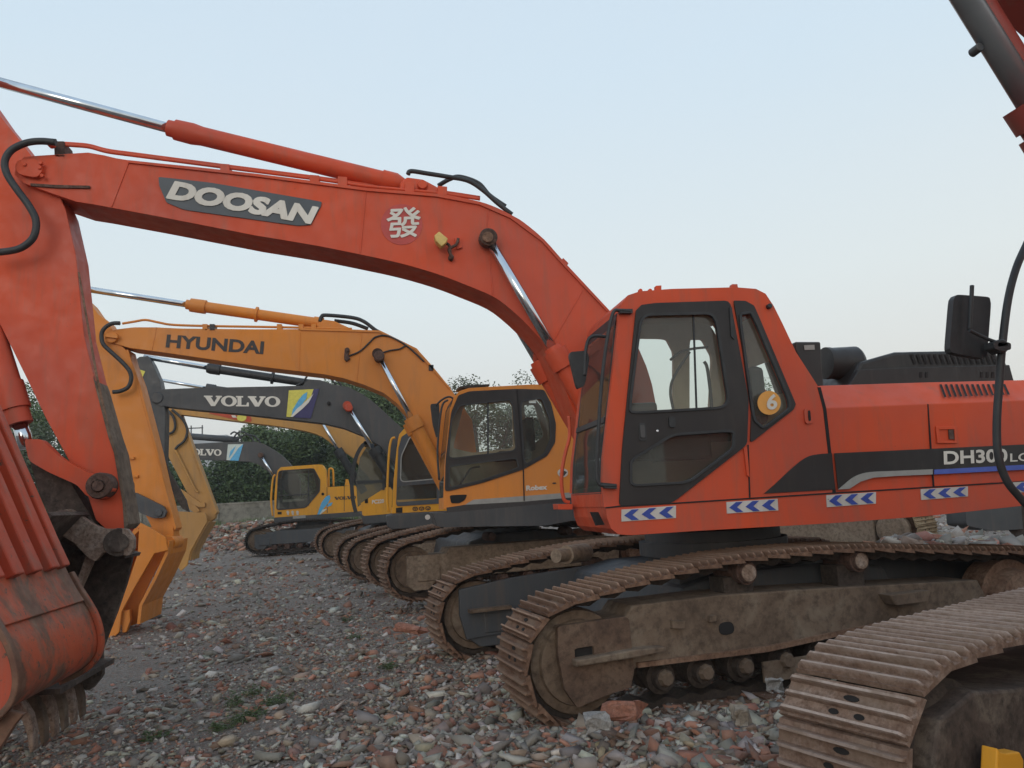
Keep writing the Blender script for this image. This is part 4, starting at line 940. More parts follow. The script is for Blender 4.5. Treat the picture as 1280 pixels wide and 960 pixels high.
plate(T, 'flame_sticker', 'pale', [(409,636),(404,640),(398,645),(403,637)], D-.012, .01, parent=cab)
glyphs(T, 'name_lettering', 'tblack', volvo(), (418,625), (445,623.6), (418,621), D, parent=cab, proud=.02)
plate(T, 'panel_gap', 'tblack', [(408.3,609),(409,609),(409.5,641),(408.8,641)], D-.008, .01, parent=cab)
plate(T, 'panel_gap', 'tblack', [(430,607.5),(430.6,607.5),(430.6,639),(430,639)], D-.008, .01, parent=cab)
plate(T, 'deck', 'dgrey', [(342,648),(343,647),(440,640),(500,635),(500,641),(440,646),(343,653)], D-.03, 2.4)
plate(T, 'exhaust_box', 'yel', [(431,607),(432,599),(435,599),(437,607)], D+.4, .3, parent=cab)
DB = 29.6
boom = plate(T, 'boom', 'dgrey', [(190,556),(215,556),(237,555),(282,552.5),(320,552)]+[tuple(p) for p in cr([(330,555),(342,562),(354,571),(365,583),(375,600)],3)]+[(375,620),(362,620),(346,602),(338,592),(331,586),(322,580),(312,577),(282,575.5),(237,573.5),(190,572)], DB, .38)
glyphs(T, 'name_lettering', 'white', volvo(1), (241,569), (277,569.8), (241,561), DB, parent=boom, proud=.02)
fs = plate(T, 'flag_sticker', 'pale', [(285,555.5),(304,555),(298,576),(283,575)], DB-.014, .01, parent=boom)
plate(T, 'flag_wave', 'cyan', [(304,555),(298,576),(287,575.5),(294,566),(298,560)], DB-.022, .006, parent=fs)
plate(T, 'flag_wave', 'cyan', [(295,557),(291,566),(286,573),(288,564)], DB-.022, .006, parent=fs)
cyls(T, 'rubber', (326,569), (343,597), (352,612), DB-.1, .5, .05, .1)
tube(T, 'arm_cylinder', 'mgrey', [at(180,541,DB+.2), at(298,550,DB+.2)], .12)
for pts in ([(290,552),(296,542),(304,540),(312,545),(318,553)], [(296,550),(306,544),(318,545),(326,554)], [(302,552),(300,545),(293,540),(288,543)]): hose(T, 'hose', 'rubber', pts, DB+.1, .03, parent=boom)

# ---------------- machine seen under the red one's deck
T = ground_thing('excavator', 'dusty excavator glimpsed beneath the red-orange deck, its pale track end showing', 'excavator', (1060,660), 17.5)
YG = -48; a = at(1146, 662, 14.6, YG); L = 4.3; a = a-lon(YG)*L
org, x, y, b = track(T, a, YG, L, .9, 'bpale', top=((.2,.92),(.4,.96),(.6,.96),(.8,.90),(.88,.88)))
frame_simple(T, org, YG, L, .78, 'beige', cover=False)
P3 = lambda u, v, q: org+x*u+Z*v+y*q
V, F = prism_vf([P3(u,v,-.03) for u,v in [(.2,.2),(L-.75,.2),(L-.75,.74),(.2,.74)]], y*.4); solid(T, 'side_frame', 'beige', V, F, bevel=.02)
stepped(T, 'wheel_disc', 'beige', P3(L-.42,.42,-.02), P3(L-.42,.42,.1), [(0,.22),(.2,.3),(1,.3)])
plate(T, 'body', 'dgrey', [(960,570),(1110,562),(1110,606),(960,612)], 17.0, 1.6, bevel=.05)
T = ground_thing('dark_block', 'dark block standing right of the pale track end, below the counterweight', 'dark_block', (1260,640), 12.5)
pb = plate(T, 'dark_slab', 'dgrey', rnd([(1206,600),(1420,588),(1420,652),(1240,664),(1208,657)],.1), 12.5, .5, bevel=.03)  # plain dark block filling the view under the deck
stepped(T, 'dark_drum', 'chain', at(1290,650,12.4), at(1290,650,14), [(0,.3),(0,.42),(1,.42)], None, 24)

# ================================================================ NEAREST MACHINE (right foreground)
YA = 31
g0 = at(1300, 800, 2.2); T = Thing('excavator', 'nearest machine at the right edge: scraped track, hanging mirror and dark boom overhead', 'excavator', Vector((g0.x+1.2, g0.y, 0)))
nA = at(1140, 1000, 1.86, YA)
org, x, y, b = track(T, nA, YA, 4.6, .585, 'rustl', pitch=.2, top=((.165,.845),(.27,.85),(.38,.86),(.57,.87),(.79,.86),(.89,.845)))
P3 = lambda u, v, q: org+x*u+Z*v+y*q
V, F = prism_vf([P3(a,b,-.02) for a,b in [(.12,.50),(.16,.2),(.4,.06),(.95,.08),(1.1,.2),(3.8,.2),(3.8,.62),(1.1,.66),(.75,.68),(.45,.72),(.2,.66)]], y*.5)
fr = solid(T, 'track_frame', 'dsteel', V, F, bevel=.015)
stepped(T, 'idler', 'chain', P3(.40,.42,.06), P3(.40,.42,.5), [(0,.1),(0,.28),(.1,.34),(.9,.34),(1,.28)], fr, 28)
plate(T, 'yellow_bracket', 'yel', [(1247,935),(1252,941),(1258,942),(1275,940),(1280,950),(1280,990),(1245,990)], 1.72, .06, YA, parent=fr, bevel=.006)
V, F = prism_vf([P3(a,b,-1.9) for a,b in [(1.3,.45),(1.6,.85),(3.0,.85),(3.3,.45)]], y*1.95); solid(T, 'centre_frame', 'dgrey', V, F, bevel=.03)
T2 = T
# rail with mirror
rl = hose(T, 'handrail', 'rubber', [(1300,270),(1283,306),(1270,336),(1260,375),(1253,430),(1249,480),(1246,530),(1248,570),(1258,600),(1275,622),(1310,660),(1360,700)], 2.9, .0165)
disc(T, 'rail_clamp', 'rubber', at(1254,432,2.86), .03, .06, parent=rl)
plate(T, 'rail_clamp', 'rubber', rnd([(1242,426),(1264,428),(1264,438),(1243,437)],.3), 2.86, .06, parent=rl, bevel=.006)
mr = plate(T, 'side_mirror', 'rubber', rnd([(1196,368),(1237,371),(1239,380),(1234,446),(1228,448),(1190,441),(1187,435),(1192,374)],.2), 2.95, .035, parent=rl, bevel=.012)
hose(T, 'mirror_arm', 'rubber', [(1249,429),(1235,424),(1220,417),(1212,413)], 2.9, .008, parent=mr)
hose(T, 'mirror_rod', 'rubber', [(1215,357),(1214,380),(1212,413)], 2.92, .009, parent=mr)
# boom and cylinder overhead
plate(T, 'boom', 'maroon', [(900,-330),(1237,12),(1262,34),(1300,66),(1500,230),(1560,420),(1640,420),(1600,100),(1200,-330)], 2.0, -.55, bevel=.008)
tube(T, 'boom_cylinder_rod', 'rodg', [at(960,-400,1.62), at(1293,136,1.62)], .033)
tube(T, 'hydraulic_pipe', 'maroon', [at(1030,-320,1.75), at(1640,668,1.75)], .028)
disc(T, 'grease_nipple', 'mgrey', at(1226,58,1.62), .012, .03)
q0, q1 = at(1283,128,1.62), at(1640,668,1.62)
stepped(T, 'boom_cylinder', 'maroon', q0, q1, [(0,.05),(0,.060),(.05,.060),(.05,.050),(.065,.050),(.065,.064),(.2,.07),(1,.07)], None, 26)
# deck and body beyond the frame's right edge
DD = at(1420,600,2.6)
box(T, 'deck', 'red', Vector((DD.x+1.6, 1.4, 1.3)), (3.0,2.6,.22), 14, bevel=.03)
box(T, 'body', 'red', Vector((DD.x+2.3, 1.4, 1.95)), (2.0,2.6,1.0), 14, bevel=.05)
# ================================================================ SETTING
def ground_z(x, y):
    r = math.hypot(x, y)
    z = 0.0
    if y > 24: z += min(1.0, ((y-24)/18)**1.3)*1.05
    # the yard dips towards the left foreground
    if x < -1.0 and y < 11: z -= .13*min(1, (-1.0-x)/1.5)*min(1, max(0,(11-y)/3))
    z += .05*noise.noise(Vector((x*.35, y*.35, 0))) + .03*noise.noise(Vector((x*1.3, y*1.3, 3)))
    z += .012*noise.noise(Vector((x*5, y*5, 7)))
    # spoil pushed up against the nearest tracks
    z += .07*math.exp(-((x-2.2)**2/6+(y-4.7)**2/.25))
    z += .16*math.exp(-((x-3.6)**2/1.2+(y-4.4)**2/.3))
    z += .5*math.exp(-((x-8.5)**2/3+(y-11.3)**2/1.2))
    return z
gm, nt, b = new_mat('rubble_ground'); co = coord(nt)
base = ramp(nt, tex(nt, 1.3, 8, .65, .3, co), [(.3,(.20,.165,.135)),(.5,(.27,.24,.205)),(.7,(.35,.32,.28))])
br = ramp(nt, tex(nt, .55, 6, .7, .6, co), [(.48,(0,0,0)),(.62,(1,1,1))])
mm = nt.nodes.new('ShaderNodeMath'); mm.operation='MULTIPLY'; nt.links.new(br, mm.inputs[0]); mm.inputs[1].default_value=.5
base = mix(nt, mm.outputs[0], base, (.23,.105,.07))
vo = nt.nodes.new('ShaderNodeTexVoronoi'); vo.inputs['Scale'].default_value = 42; nt.links.new(co, vo.inputs['Vector'])
sepc = nt.nodes.new('ShaderNodeSeparateColor'); nt.links.new(vo.outputs['Color'], sepc.inputs[0])
peb = ramp(nt, sepc.outputs[0], [(0,(.09,.075,.065)),(.4,(.2,.18,.16)),(.62,(.32,.30,.28)),(.74,(.34,.13,.07)),(.86,(.16,.13,.12)),(1,(.45,.43,.4))])
base = mix(nt, ramp(nt, tex(nt, 2.2, 5, .6, 0, co), [(.3,(.25,.25,.25)),(.7,(.75,.75,.75))]), base, peb)
vo2 = nt.nodes.new('ShaderNodeTexVoronoi'); vo2.inputs['Scale'].default_value = 110; nt.links.new(co, vo2.inputs['Vector'])
sep2 = nt.nodes.new('ShaderNodeSeparateColor'); nt.links.new(vo2.outputs['Color'], sep2.inputs[0])
base = mix(nt, .4, base, ramp(nt, sep2.outputs[0], [(0,(.08,.065,.055)),(.35,(.2,.175,.15)),(.6,(.34,.31,.28)),(.78,(.38,.16,.09)),(.85,(.14,.12,.11)),(1,(.5,.48,.44))]))
nt.links.new(base, b.inputs['Base Color']); b.inputs['Roughness'].default_value = .95
bump(nt, b, tex(nt, 26, 10, .8, 0, co), .05, 1.0)
xs = []; v = -300
def axis(lo, hi, fine0, fine1, step):
    a = list(np.arange(fine0, fine1, step)); s = step*1.3; p = fine1
    while p < hi: a.append(p); p += s; s *= 1.18
    a.append(hi); s = step*1.3; p = fine0-s
    while p > lo: a.insert(0, p); s *= 1.18; p -= s
    a.insert(0, lo); return a
XS, YS = axis(-400, 400, -9, 12, .09), axis(-60, 600, .5, 13, .09)
V = [(x, y, ground_z(x, y)) for y in YS for x in XS]; nx = len(XS)
F = [(j*nx+i, j*nx+i+1, (j+1)*nx+i+1, (j+1)*nx+i) for j in range(len(YS)-1) for i in range(nx-1)]
me = mesh_of(V, F, smooth=True, fix=False); me.materials.append(gm)
go = bpy.data.objects.new('ground', me); COL.objects.link(go); go['kind'] = 'structure'

# loose rubble --------------------------------------------------------
rm, nt, b = new_mat('rubble_stone')
at_ = nt.nodes.new('ShaderNodeAttribute'); at_.attribute_name = 'tone'
co = coord(nt); c = mix(nt, ramp(nt, tex(nt, 30, 5, .7, 0, co), [(.4,(0,0,0)),(.7,(1,1,1))]), at_.outputs['Color'], (.21,.18,.15))
mm = nt.nodes.new('ShaderNodeMix'); mm.data_type='RGBA'; mm.inputs[0].default_value=.35; nt.links.new(at_.outputs['Color'], mm.inputs[6]); nt.links.new(c, mm.inputs[7])
nt.links.new(mm.outputs[2], b.inputs['Base Color']); b.inputs['Roughness'].default_value = .95
bump(nt, b, tex(nt, 60, 5, .7, 0, co), .01, .5)
rng = np.random.default_rng(11)
def variants():
    out = []
    for k in range(10):
        bm = bmesh.new()
        if k < 5: bmesh.ops.create_cube(bm, size=1.5)
        elif k < 8: bmesh.ops.create_icosphere(bm, subdivisions=1, radius=1)
        else: bmesh.ops.create_cone(bm, cap_ends=True, segments=5, radius1=1, radius2=.7, depth=1)
        bmesh.ops.triangulate(bm, faces=bm.faces)
        v = np.array([tuple(x.co) for x in bm.verts]); f = np.array([[x.index for x in y.verts] for y in bm.faces])
        bm.free()
        v = v+rng.normal(0,.22 if k<5 else (.30 if k<8 else .2),v.shape); v = v*np.array([1.15, rng.uniform(.5,.9), rng.uniform(.25,.6)]); out.append((v, f))
    return out
VARS = variants()
TONES = np.array([(.30,.285,.26),(.22,.21,.195),(.17,.155,.145),(.36,.34,.32),(.25,.115,.08),(.31,.155,.11),(.20,.09,.065),(.42,.40,.37),(.26,.21,.165),(.13,.115,.105),(.19,.12,.095)])
def rubble(name, pts, sizes, probs, kind='stuff', sink=.25):
    n = len(pts); which = rng.integers(0, 10, n); VV, FF, CC = [], [], []; off = 0
    tone = rng.choice(len(TONES), n, p=probs); jit = rng.uniform(.8, 1.5, (n,1))*np.array([1.05,1.0,.93])*(1+rng.normal(0,.04,(n,3)))
    for k in range(10):
        idx = np.where(which==k)[0]
        if not len(idx): continue
        v, f = VARS[k]; m = len(idx)
        az, t1 = rng.uniform(0, 2*np.pi, m), rng.normal(0, .35, (m,2))
        ca, sa = np.cos(az), np.sin(az); cx, sx, cy, sy = np.cos(t1[:,0]), np.sin(t1[:,0]), np.cos(t1[:,1]), np.sin(t1[:,1])
        Rz = np.zeros((m,3,3)); Rz[:,0,0]=ca; Rz[:,0,1]=-sa; Rz[:,1,0]=sa; Rz[:,1,1]=ca; Rz[:,2,2]=1
        Rx = np.zeros((m,3,3)); Rx[:,0,0]=1; Rx[:,1,1]=cx; Rx[:,1,2]=-sx; Rx[:,2,1]=sx; Rx[:,2,2]=cx
        Ry = np.zeros((m,3,3)); Ry[:,1,1]=1; Ry[:,0,0]=cy; Ry[:,0,2]=sy; Ry[:,2,0]=-sy; Ry[:,2,2]=cy
        Rm = Rz@Rx@Ry; s = sizes[idx][:,None,None]*rng.uniform(.8,1.25,(m,1,3))
        W = np.einsum('mij,mvj->mvi', Rm, v[None]*s)+pts[idx][:,None,:]; W[:,:,2] += (sizes[idx]*(.5-sink))[:,None]
        VV.append(W.reshape(-1,3)); FF.append((f[None]+(np.arange(m)*len(v))[:,None,None]+off).reshape(-1,3)); off += m*len(v)
        CC.append(np.repeat(np.clip(TONES[tone[idx]]*jit[idx],0,1), len(v), axis=0))
    VV, FF, CC = np.concatenate(VV), np.concatenate(FF), np.concatenate(CC)
    me = bpy.data.meshes.new(name); me.vertices.add(len(VV)); me.vertices.foreach_set('co', VV.ravel().astype(np.float32))
    me.loops.add(FF.size); me.loops.foreach_set('vertex_index', FF.ravel().astype(np.int32)); me.polygons.add(len(FF))
    me.polygons.foreach_set('loop_start', (np.arange(len(FF))*3).astype(np.int32)); me.polygons.foreach_set('loop_total', np.full(len(FF),3,np.int32))
    me.update(calc_edges=True)
    a = me.color_attributes.new('tone', 'FLOAT_COLOR', 'POINT'); a.data.foreach_set('color', np.concatenate([CC, np.ones((len(CC),1))],1).ravel().astype(np.float32))
    me.materials.append(rm); o = bpy.data.objects.new(name, me); COL.objects.link(o); o['kind'] = kind
    return o
def scatter(n, r0, r1, a0, a1, keep=None):
    r = np.exp(rng.uniform(np.log(r0), np.log(r1), n)); a = rng.uniform(R(a0), R(a1), n)
    x, y = r*np.sin(a+YAW0), r*np.cos(a+YAW0)
    d = np.array([noise.noise(Vector((xx*.5, yy*.5, 9)))+.5*noise.noise(Vector((xx*1.7, yy*1.7, 4))) for xx, yy in zip(x, y)])
    ok = rng.uniform(-.85, .40, n) < d
    if keep is not None: ok &= keep(x, y, d)
    x, y, r = x[ok], y[ok], r[ok]
    z = np.array([ground_z(a, b) for a, b in zip(x, y)]); return np.stack([x,y,z],1), r
P_GREY = np.array([16,18,14,8,4,4,3,2.5,8,12,10.5]); P_GREY = P_GREY/P_GREY.sum()
P_BRICK = np.array([8,8,7,5,14,14,12,3,12,7,10]); P_BRICK = P_BRICK/P_BRICK.sum()
C_ = lambda a, m: np.minimum(a, m)
p, r = scatter(120000, 2.2, 34, -45, 45); rubble('fine_rubble', p, C_(rng.gamma(1.7, .0052, len(p)), .045)*(.75+r*.07)+.004, P_GREY*.8+P_BRICK*.2, sink=.35)
p, r = scatter(110000, 2.2, 13, -42, 42, lambda x,y,d: d > -2); rubble('grit', p, C_(rng.gamma(1.5, .0035, len(p)), .02)*(.8+r*.05)+.0035, P_GREY*.7+P_BRICK*.3, sink=.2)
p, r = scatter(11000, 2.6, 30, -45, 45); rubble('brick_rubble', p, C_(rng.gamma(2.0, .010, len(p)), .06)*(.8+r*.05)+.008, P_BRICK*.6+P_GREY*.4, sink=.35)
def spoil(x, y, d): return (np.exp(-((x-2.6)**2/7+(y-4.0)**2/1.6)) > rng.uniform(0,1,len(x)))
p, r = scatter(80000, 2.4, 8, -25, 50, spoil); rubble('coarse_rubble', p, C_(rng.gamma(1.5, .0105, len(p))+.006, .075), P_GREY*.72+P_BRICK*.28, sink=.1)
def spoil2(x, y, d): return (np.exp(-((x-.3)**2/1.4+(y-5.4)**2/2.6)) > rng.uniform(0,1,len(x)))
p, r = scatter(50000, 2.4, 9, -30, 30, spoil2); rubble('coarse_rubble', p, C_(rng.gamma(1.4, .0095, len(p))+.005, .065), P_GREY*.85+P_BRICK*.15, sink=.1)
# brick heap in front of the wall, grey heap at the right
n = 9000; c = at(318, 668, 34); x = c.x+rng.normal(0,3.4,n); y = c.y+rng.normal(0,1.4,n)
z = np.array([ground_z(a, b) for a, b in zip(x, y)])+ .75*np.exp(-((x-c.x)**2/14+(y-c.y)**2/2.2))*rng.uniform(.3,1,n)
hp = rubble('brick_heap', np.stack([x,y,z],1), C_(rng.gamma(3,.022,n)+.03,.16), P_BRICK)
n = 2600; c = at(1245, 672, 11.4); x = c.x+rng.normal(0,1.0,n); y = c.y+rng.normal(0,.5,n)
z = np.array([ground_z(a, b) for a, b in zip(x, y)])
rubble('grey_heap', np.stack([x,y,z],1), rng.gamma(3,.02,n)+.02, P_GREY)
# named pieces of rubble
def chunk(label, cat, px, d, s, mat, seed, name='rubble_block'):
    rr = random.Random(seed); bm = bmesh.new(); bmesh.ops.create_cube(bm, size=1); bmesh.ops.subdivide_edges(bm, edges=bm.edges, cuts=2)
    for v in bm.verts: v.co = Vector((v.co.x*s[0], v.co.y*s[1], v.co.z*s[2]))*(1+rr.uniform(-.16,.16))+Vector([rr.uniform(-.1,.1)*q for q in s])
    me = bpy.data.meshes.new(name); bm.to_mesh(me); bm.free(); me.materials.append(mat)
    o = bpy.data.objects.new(name, me); COL.objects.link(o); p = at(px[0],px[1],d); o.location = (p.x,p.y,max(ground_z(p.x,p.y)+s[2]*.3, p.z)); o.rotation_euler = (rr.uniform(-.15,.15),rr.uniform(-.15,.15),rr.uniform(0,3))
    o['label'] = label; o['category'] = cat; add_bevel(o, .02, 2); return o
conc = rusty('broken_concrete', (.2,.185,.17), (.30,.28,.26), (.38,.36,.34), sc=8); brickm = rusty('old_brick', (.20,.085,.055), (.30,.125,.08), (.36,.20,.15), sc=9)
chunk('pink-grey brick block lying against the front of the nearest red-orange track', 'brick', (775,888), 4.6, (.22,.12,.09), brickm, 2)
chunk('pale slanting concrete lump under the nose of the nearest red-orange track', 'concrete lump', (745,903), 4.5, (.17,.13,.09), conc, 5)
chunk('rounded grey concrete lump beside the roller guards, right of the brick block', 'concrete lump', (968,856), 4.7, (.12,.10,.08), conc, 9)
chunk('buff stone lump low in the spoil in front of the scraped track', 'stone', (925,893), 4.1, (.11,.08,.08), rusty('buff_stone', (.2,.16,.12),(.28,.23,.18),(.34,.29,.24)), 12)
chunk('flat rusty brick slab on the rubble left of the second track nose', 'brick', (512,786), 6.2, (.26,.1,.05), brickm, 21)
# black scrap wedge
p0 = at(337, 925, 3.9); p0.z = ground_z(p0.x,p0.y)+.02
V = [(-.13,-.03,0),(.1,-.06,0),(.13,.05,.0),(-.12,-.01,.015),(.11,-.04,.07),(.14,.05,.04)]; F = [(0,1,2),(3,5,4),(0,3,4,1),(1,4,5,2),(2,5,3,0)]
me = mesh_of(V, F); me.materials.append(MT['rubber']); o = bpy.data.objects.new('scrap_wedge', me); COL.objects.link(o); o.location = p0; o.rotation_euler = (0,0,R(12)); add_bevel(o,.006)
o['label'] = 'black wedge of rubber scrap lying on the rubble in the foreground'; o['category'] = 'scrap'
# weeds ---------------------------------------------------------------
def leafmat(name, a, b_, sc=1.2):
    m, nt, b = new_mat(name); co = coord(nt)
    g = nt.nodes.new('ShaderNodeObjectInfo')
    n = tex(nt, sc, 4, .6, 0, co); n2 = nt.nodes.new('ShaderNodeTexWhiteNoise'); geo = nt.nodes.new('ShaderNodeNewGeometry')
    nt.links.new(geo.outputs['Random Per Island'], n2.inputs['Vector'])
    mxx = nt.nodes.new('ShaderNodeMath'); mxx.operation='ADD'; nt.links.new(n, mxx.inputs[0]); 
    m3 = nt.nodes.new('ShaderNodeMath'); m3.operation='MULTIPLY'; m3.inputs[1].default_value=.35; nt.links.new(geo.outputs['Random Per Island'], m3.inputs[0]); nt.links.new(m3.outputs[0], mxx.inputs[1])
    nt.links.new(ramp(nt, mxx.outputs[0], [(.4,a),(.85,b_)]), b.inputs['Base Color']); b.inputs['Roughness'].default_value = .6
    b.inputs['Subsurface Weight'].default_value = 0
    return m
weedm = leafmat('weed_green', (.045,.08,.025), (.085,.13,.04), 6)
k = 0
WLAB = ['bright green weed tuft in the left foreground, nearest the big ribbed bucket','tall green weed, uppermost of the foreground clump','green weed beside the pale stone, right end of the foreground clump','small green sprout just left of the pale stones','sparse weed above the black scrap wedge','low weed left of the black scrap wedge','small weed at the bottom left among brick chips','thin olive weed on grey ground below the second track nose','olive weed patch in the middle of the yard','small weed halfway to the amber track','dark weed close to the black scrap wedge tip']
for (px, py, hh) in [(292,882,.16),(315,868,.12),(352,885,.13),(334,890,.09),(300,905,.12),(276,912,.09),(190,918,.07),(485,840,.09),(432,778,.10),(445,800,.08),(318,902,.09)]:
    ray = Fw*FPX+CR*(px-640)-CU*(py+6-480); t = (EYE+.06)/-ray.z; p = EYEP+ray*t; z0 = ground_z(p.x,p.y)
    rr = random.Random(k); V, F, Vs, Fs = [], [], [], []
    for i in range(30):
        a = rr.uniform(0, 2*math.pi); r_ = rr.uniform(0,.10); bx, by = r_*math.cos(a), r_*math.sin(a); h = hh*rr.uniform(.25,.8)
        lx, ly = rr.uniform(-.05,.05), rr.uniform(-.05,.05); wv = .006; V0 = len(Vs)
        Vs += [(bx-wv/3,by,0),(bx+wv/3,by,0),(bx+lx,by+ly,h)]; Fs.append((V0,V0+1,V0+2))
        for q in (.35,.6,.85,1):
            cx_, cy_, cz_ = bx+lx*q, by+ly*q, h*q; aa = rr.uniform(0,6.28); s = rr.uniform(.010,.022); n0 = len(V)
            V += [(cx_,cy_,cz_),(cx_+s*math.cos(aa)-s*.4*math.sin(aa),cy_+s*math.sin(aa)+s*.4*math.cos(aa),cz_+s*.4),(cx_+2*s*math.cos(aa),cy_+2*s*math.sin(aa),cz_+s*.1),(cx_+s*math.cos(aa)+s*.4*math.sin(aa),cy_+s*math.sin(aa)-s*.4*math.cos(aa),cz_+s*.3)]
            F.append((n0,n0+1,n0+2,n0+3))
    W = Thing('weed', WLAB[k], 'weed', Vector((p.x,p.y,z0)), 'weeds growing through the rubble'); k += 1
    me = bpy.data.meshes.new('leaves'); me.from_pydata(V,[],F); me.materials.append(weedm); o = bpy.data.objects.new('leaves', me); COL.objects.link(o); o.parent = W.o
    me = bpy.data.meshes.new('stems'); me.from_pydata(Vs,[],Fs); me.materials.append(weedm); o = bpy.data.objects.new('stems', me); COL.objects.link(o); o.parent = W.o

# boundary wall -------------------------------------------------------
wallm = rusty('stained_concrete_wall', (.15,.14,.115), (.23,.215,.18), (.30,.28,.24), sc=.8)
a_, b_ = at(120, 650, 41), at(760, 620, 41); 
y_ = a_.y; V, F = [], []
boxvf(Vector(((a_.x+b_.x)/2, a_.y, 1.45)), Vector((1,0,0)), Vector((0,1,0)), Z, b_.x-a_.x, .25, 1.35, V, F)
WL = Thing('boundary_wall', 'stained grey concrete boundary wall in front of the trees', 'wall', Vector(((a_.x+b_.x)/2, a_.y, .8)))
wl = solid(WL, 'wall_panel', wallm, V, F)
V, F = [], []
boxvf(Vector(((a_.x+b_.x)/2, a_.y, 2.16)), Vector((1,0,0)), Vector((0,1,0)), Z, b_.x-a_.x, .33, .08, V, F); solid(WL, 'coping', wallm, V, F)
xx = a_.x+2
while xx < b_.x:
    V, F = [], []; boxvf(Vector((xx, a_.y-.17, 1.45)), Vector((1,0,0)), Vector((0,1,0)), Z, .3, .1, 1.4, V, F); solid(WL, 'pier', wallm, V, F, wl); xx += 3.6
# verge grass
gmat = leafmat('verge_grass', (.05,.085,.02), (.10,.14,.04), 2)
V, F = [], []; rr = random.Random(5)
for i in range(9000):
    x = rr.uniform(a_.x, b_.x); y = a_.y-.3-abs(rr.gauss(0,.5)); 
    if noise.noise(Vector((x*.4,y*.3,1))) < -.02: continue
    z = ground_z(x,y); h = rr.uniform(.1,.5); s = .03; n0=len(V)
    V += [(x-s,y,z),(x+s,y,z),(x+rr.uniform(-.1,.1),y+rr.uniform(-.1,.1),z+h)]; F.append((n0,n0+1,n0+2))
me = bpy.data.meshes.new('grass'); me.from_pydata(V,[],F); me.materials.append(gmat); o = bpy.data.objects.new('grass', me); COL.objects.link(o); o['kind']='stuff'

# trees ---------------------------------------------------------------
bark = rusty('tree_bark', (.05,.04,.03), (.09,.07,.055), (.13,.11,.09))
LM = [leafmat('foliage_dark', (.030,.055,.02), (.075,.12,.04), .5), leafmat('foliage_mid', (.045,.08,.026), (.11,.165,.055), .5), leafmat('foliage_olive', (.04,.055,.02), (.08,.10,.04), .5)]
def tree(label, x, y, h, rad, n, mi, seed, leaf=.16, low=.12, bare=0, zsq=1.0):
    rr = random.Random(seed); z0 = ground_z(x, y)
    TT = Thing('tree', label, 'tree', Vector((x,y,z0)), 'trees beyond the yard')
    V, F = [], []; tips = []
    def limb(p, d, l, r, lev):
        q = p+d*l*.5+Vector((rr.uniform(-.1,.1),rr.uniform(-.1,.1),0))*l*.4; e = p+d*l
        v, f = tube_vf([p,q,e], [r,r*.75,r*.5], 6); k = len(V); V.extend(v); F.extend([tuple(i+k for i in ff) for ff in f])
        if lev == 0: tips.append(e); tips.append(q); return
        for i in range(rr.randint(3,4)):
            dd = (d+Vector((rr.gauss(0,.6),rr.gauss(0,.6),rr.uniform(-.05,.5)))).normalized()
            limb(p.lerp(e, rr.uniform(.45,1)), dd, l*rr.uniform(.55,.8), r*.5, lev-1)
    limb(Vector((x,y,z0-.2)), Vector((rr.uniform(-.1,.1),rr.uniform(-.1,.1),1)).normalized(), h*.42, rad*.07+.05, 3)
    solid(TT, 'trunk', bark, V, F)
    # foliage clumps
    cl = []
    for i in range(int(16+rad*6)):
        u = rr.uniform(0,2*math.pi); w_ = rr.uniform(low,1); rz = math.sqrt(max(.05, 1-((w_-.5)/.56)**2)); q = rr.uniform(.25,1)**.6
        cl.append((Vector((x+rad*rz*q*math.cos(u), y+rad*rz*q*math.sin(u), z0+h*w_*zsq)), rr.uniform(.13,.27)*rad+.25))
    cl += [(t, rr.uniform(.3,.6)) for t in rr.sample(tips, min(len(tips), 30)) if t.z < z0+h*1.05]
    V, F = [], []; tot = sum(s**2 for _, s in cl)
    for c, s in cl:
        for i in range(int(2.6*n*s**2/tot)):
            d = Vector((rr.gauss(0,1),rr.gauss(0,1),rr.gauss(0,.8))); d = d/d.length*s*rr.uniform(.35,1.08)**.8 if d.length else d
            p = c+d; a = Vector((rr.gauss(0,1),rr.gauss(0,1),rr.gauss(0,.6))).normalized(); b = a.cross(Vector((rr.gauss(0,1),rr.gauss(0,1),rr.gauss(0,1)))).normalized()
            l = leaf*rr.uniform(.6,1.3); k = len(V)
            V += [p-a*l, p+b*l*.5, p+a*l, p-b*l*.5]; F.append((k,k+1,k+2,k+3))
    org = TT.org; me = bpy.data.meshes.new('crown'); me.from_pydata([tuple(v-org) for v in V], [], F); me.materials.append(LM[mi])
    o = bpy.data.objects.new('crown', me); COL.objects.link(o); o.parent = TT.o
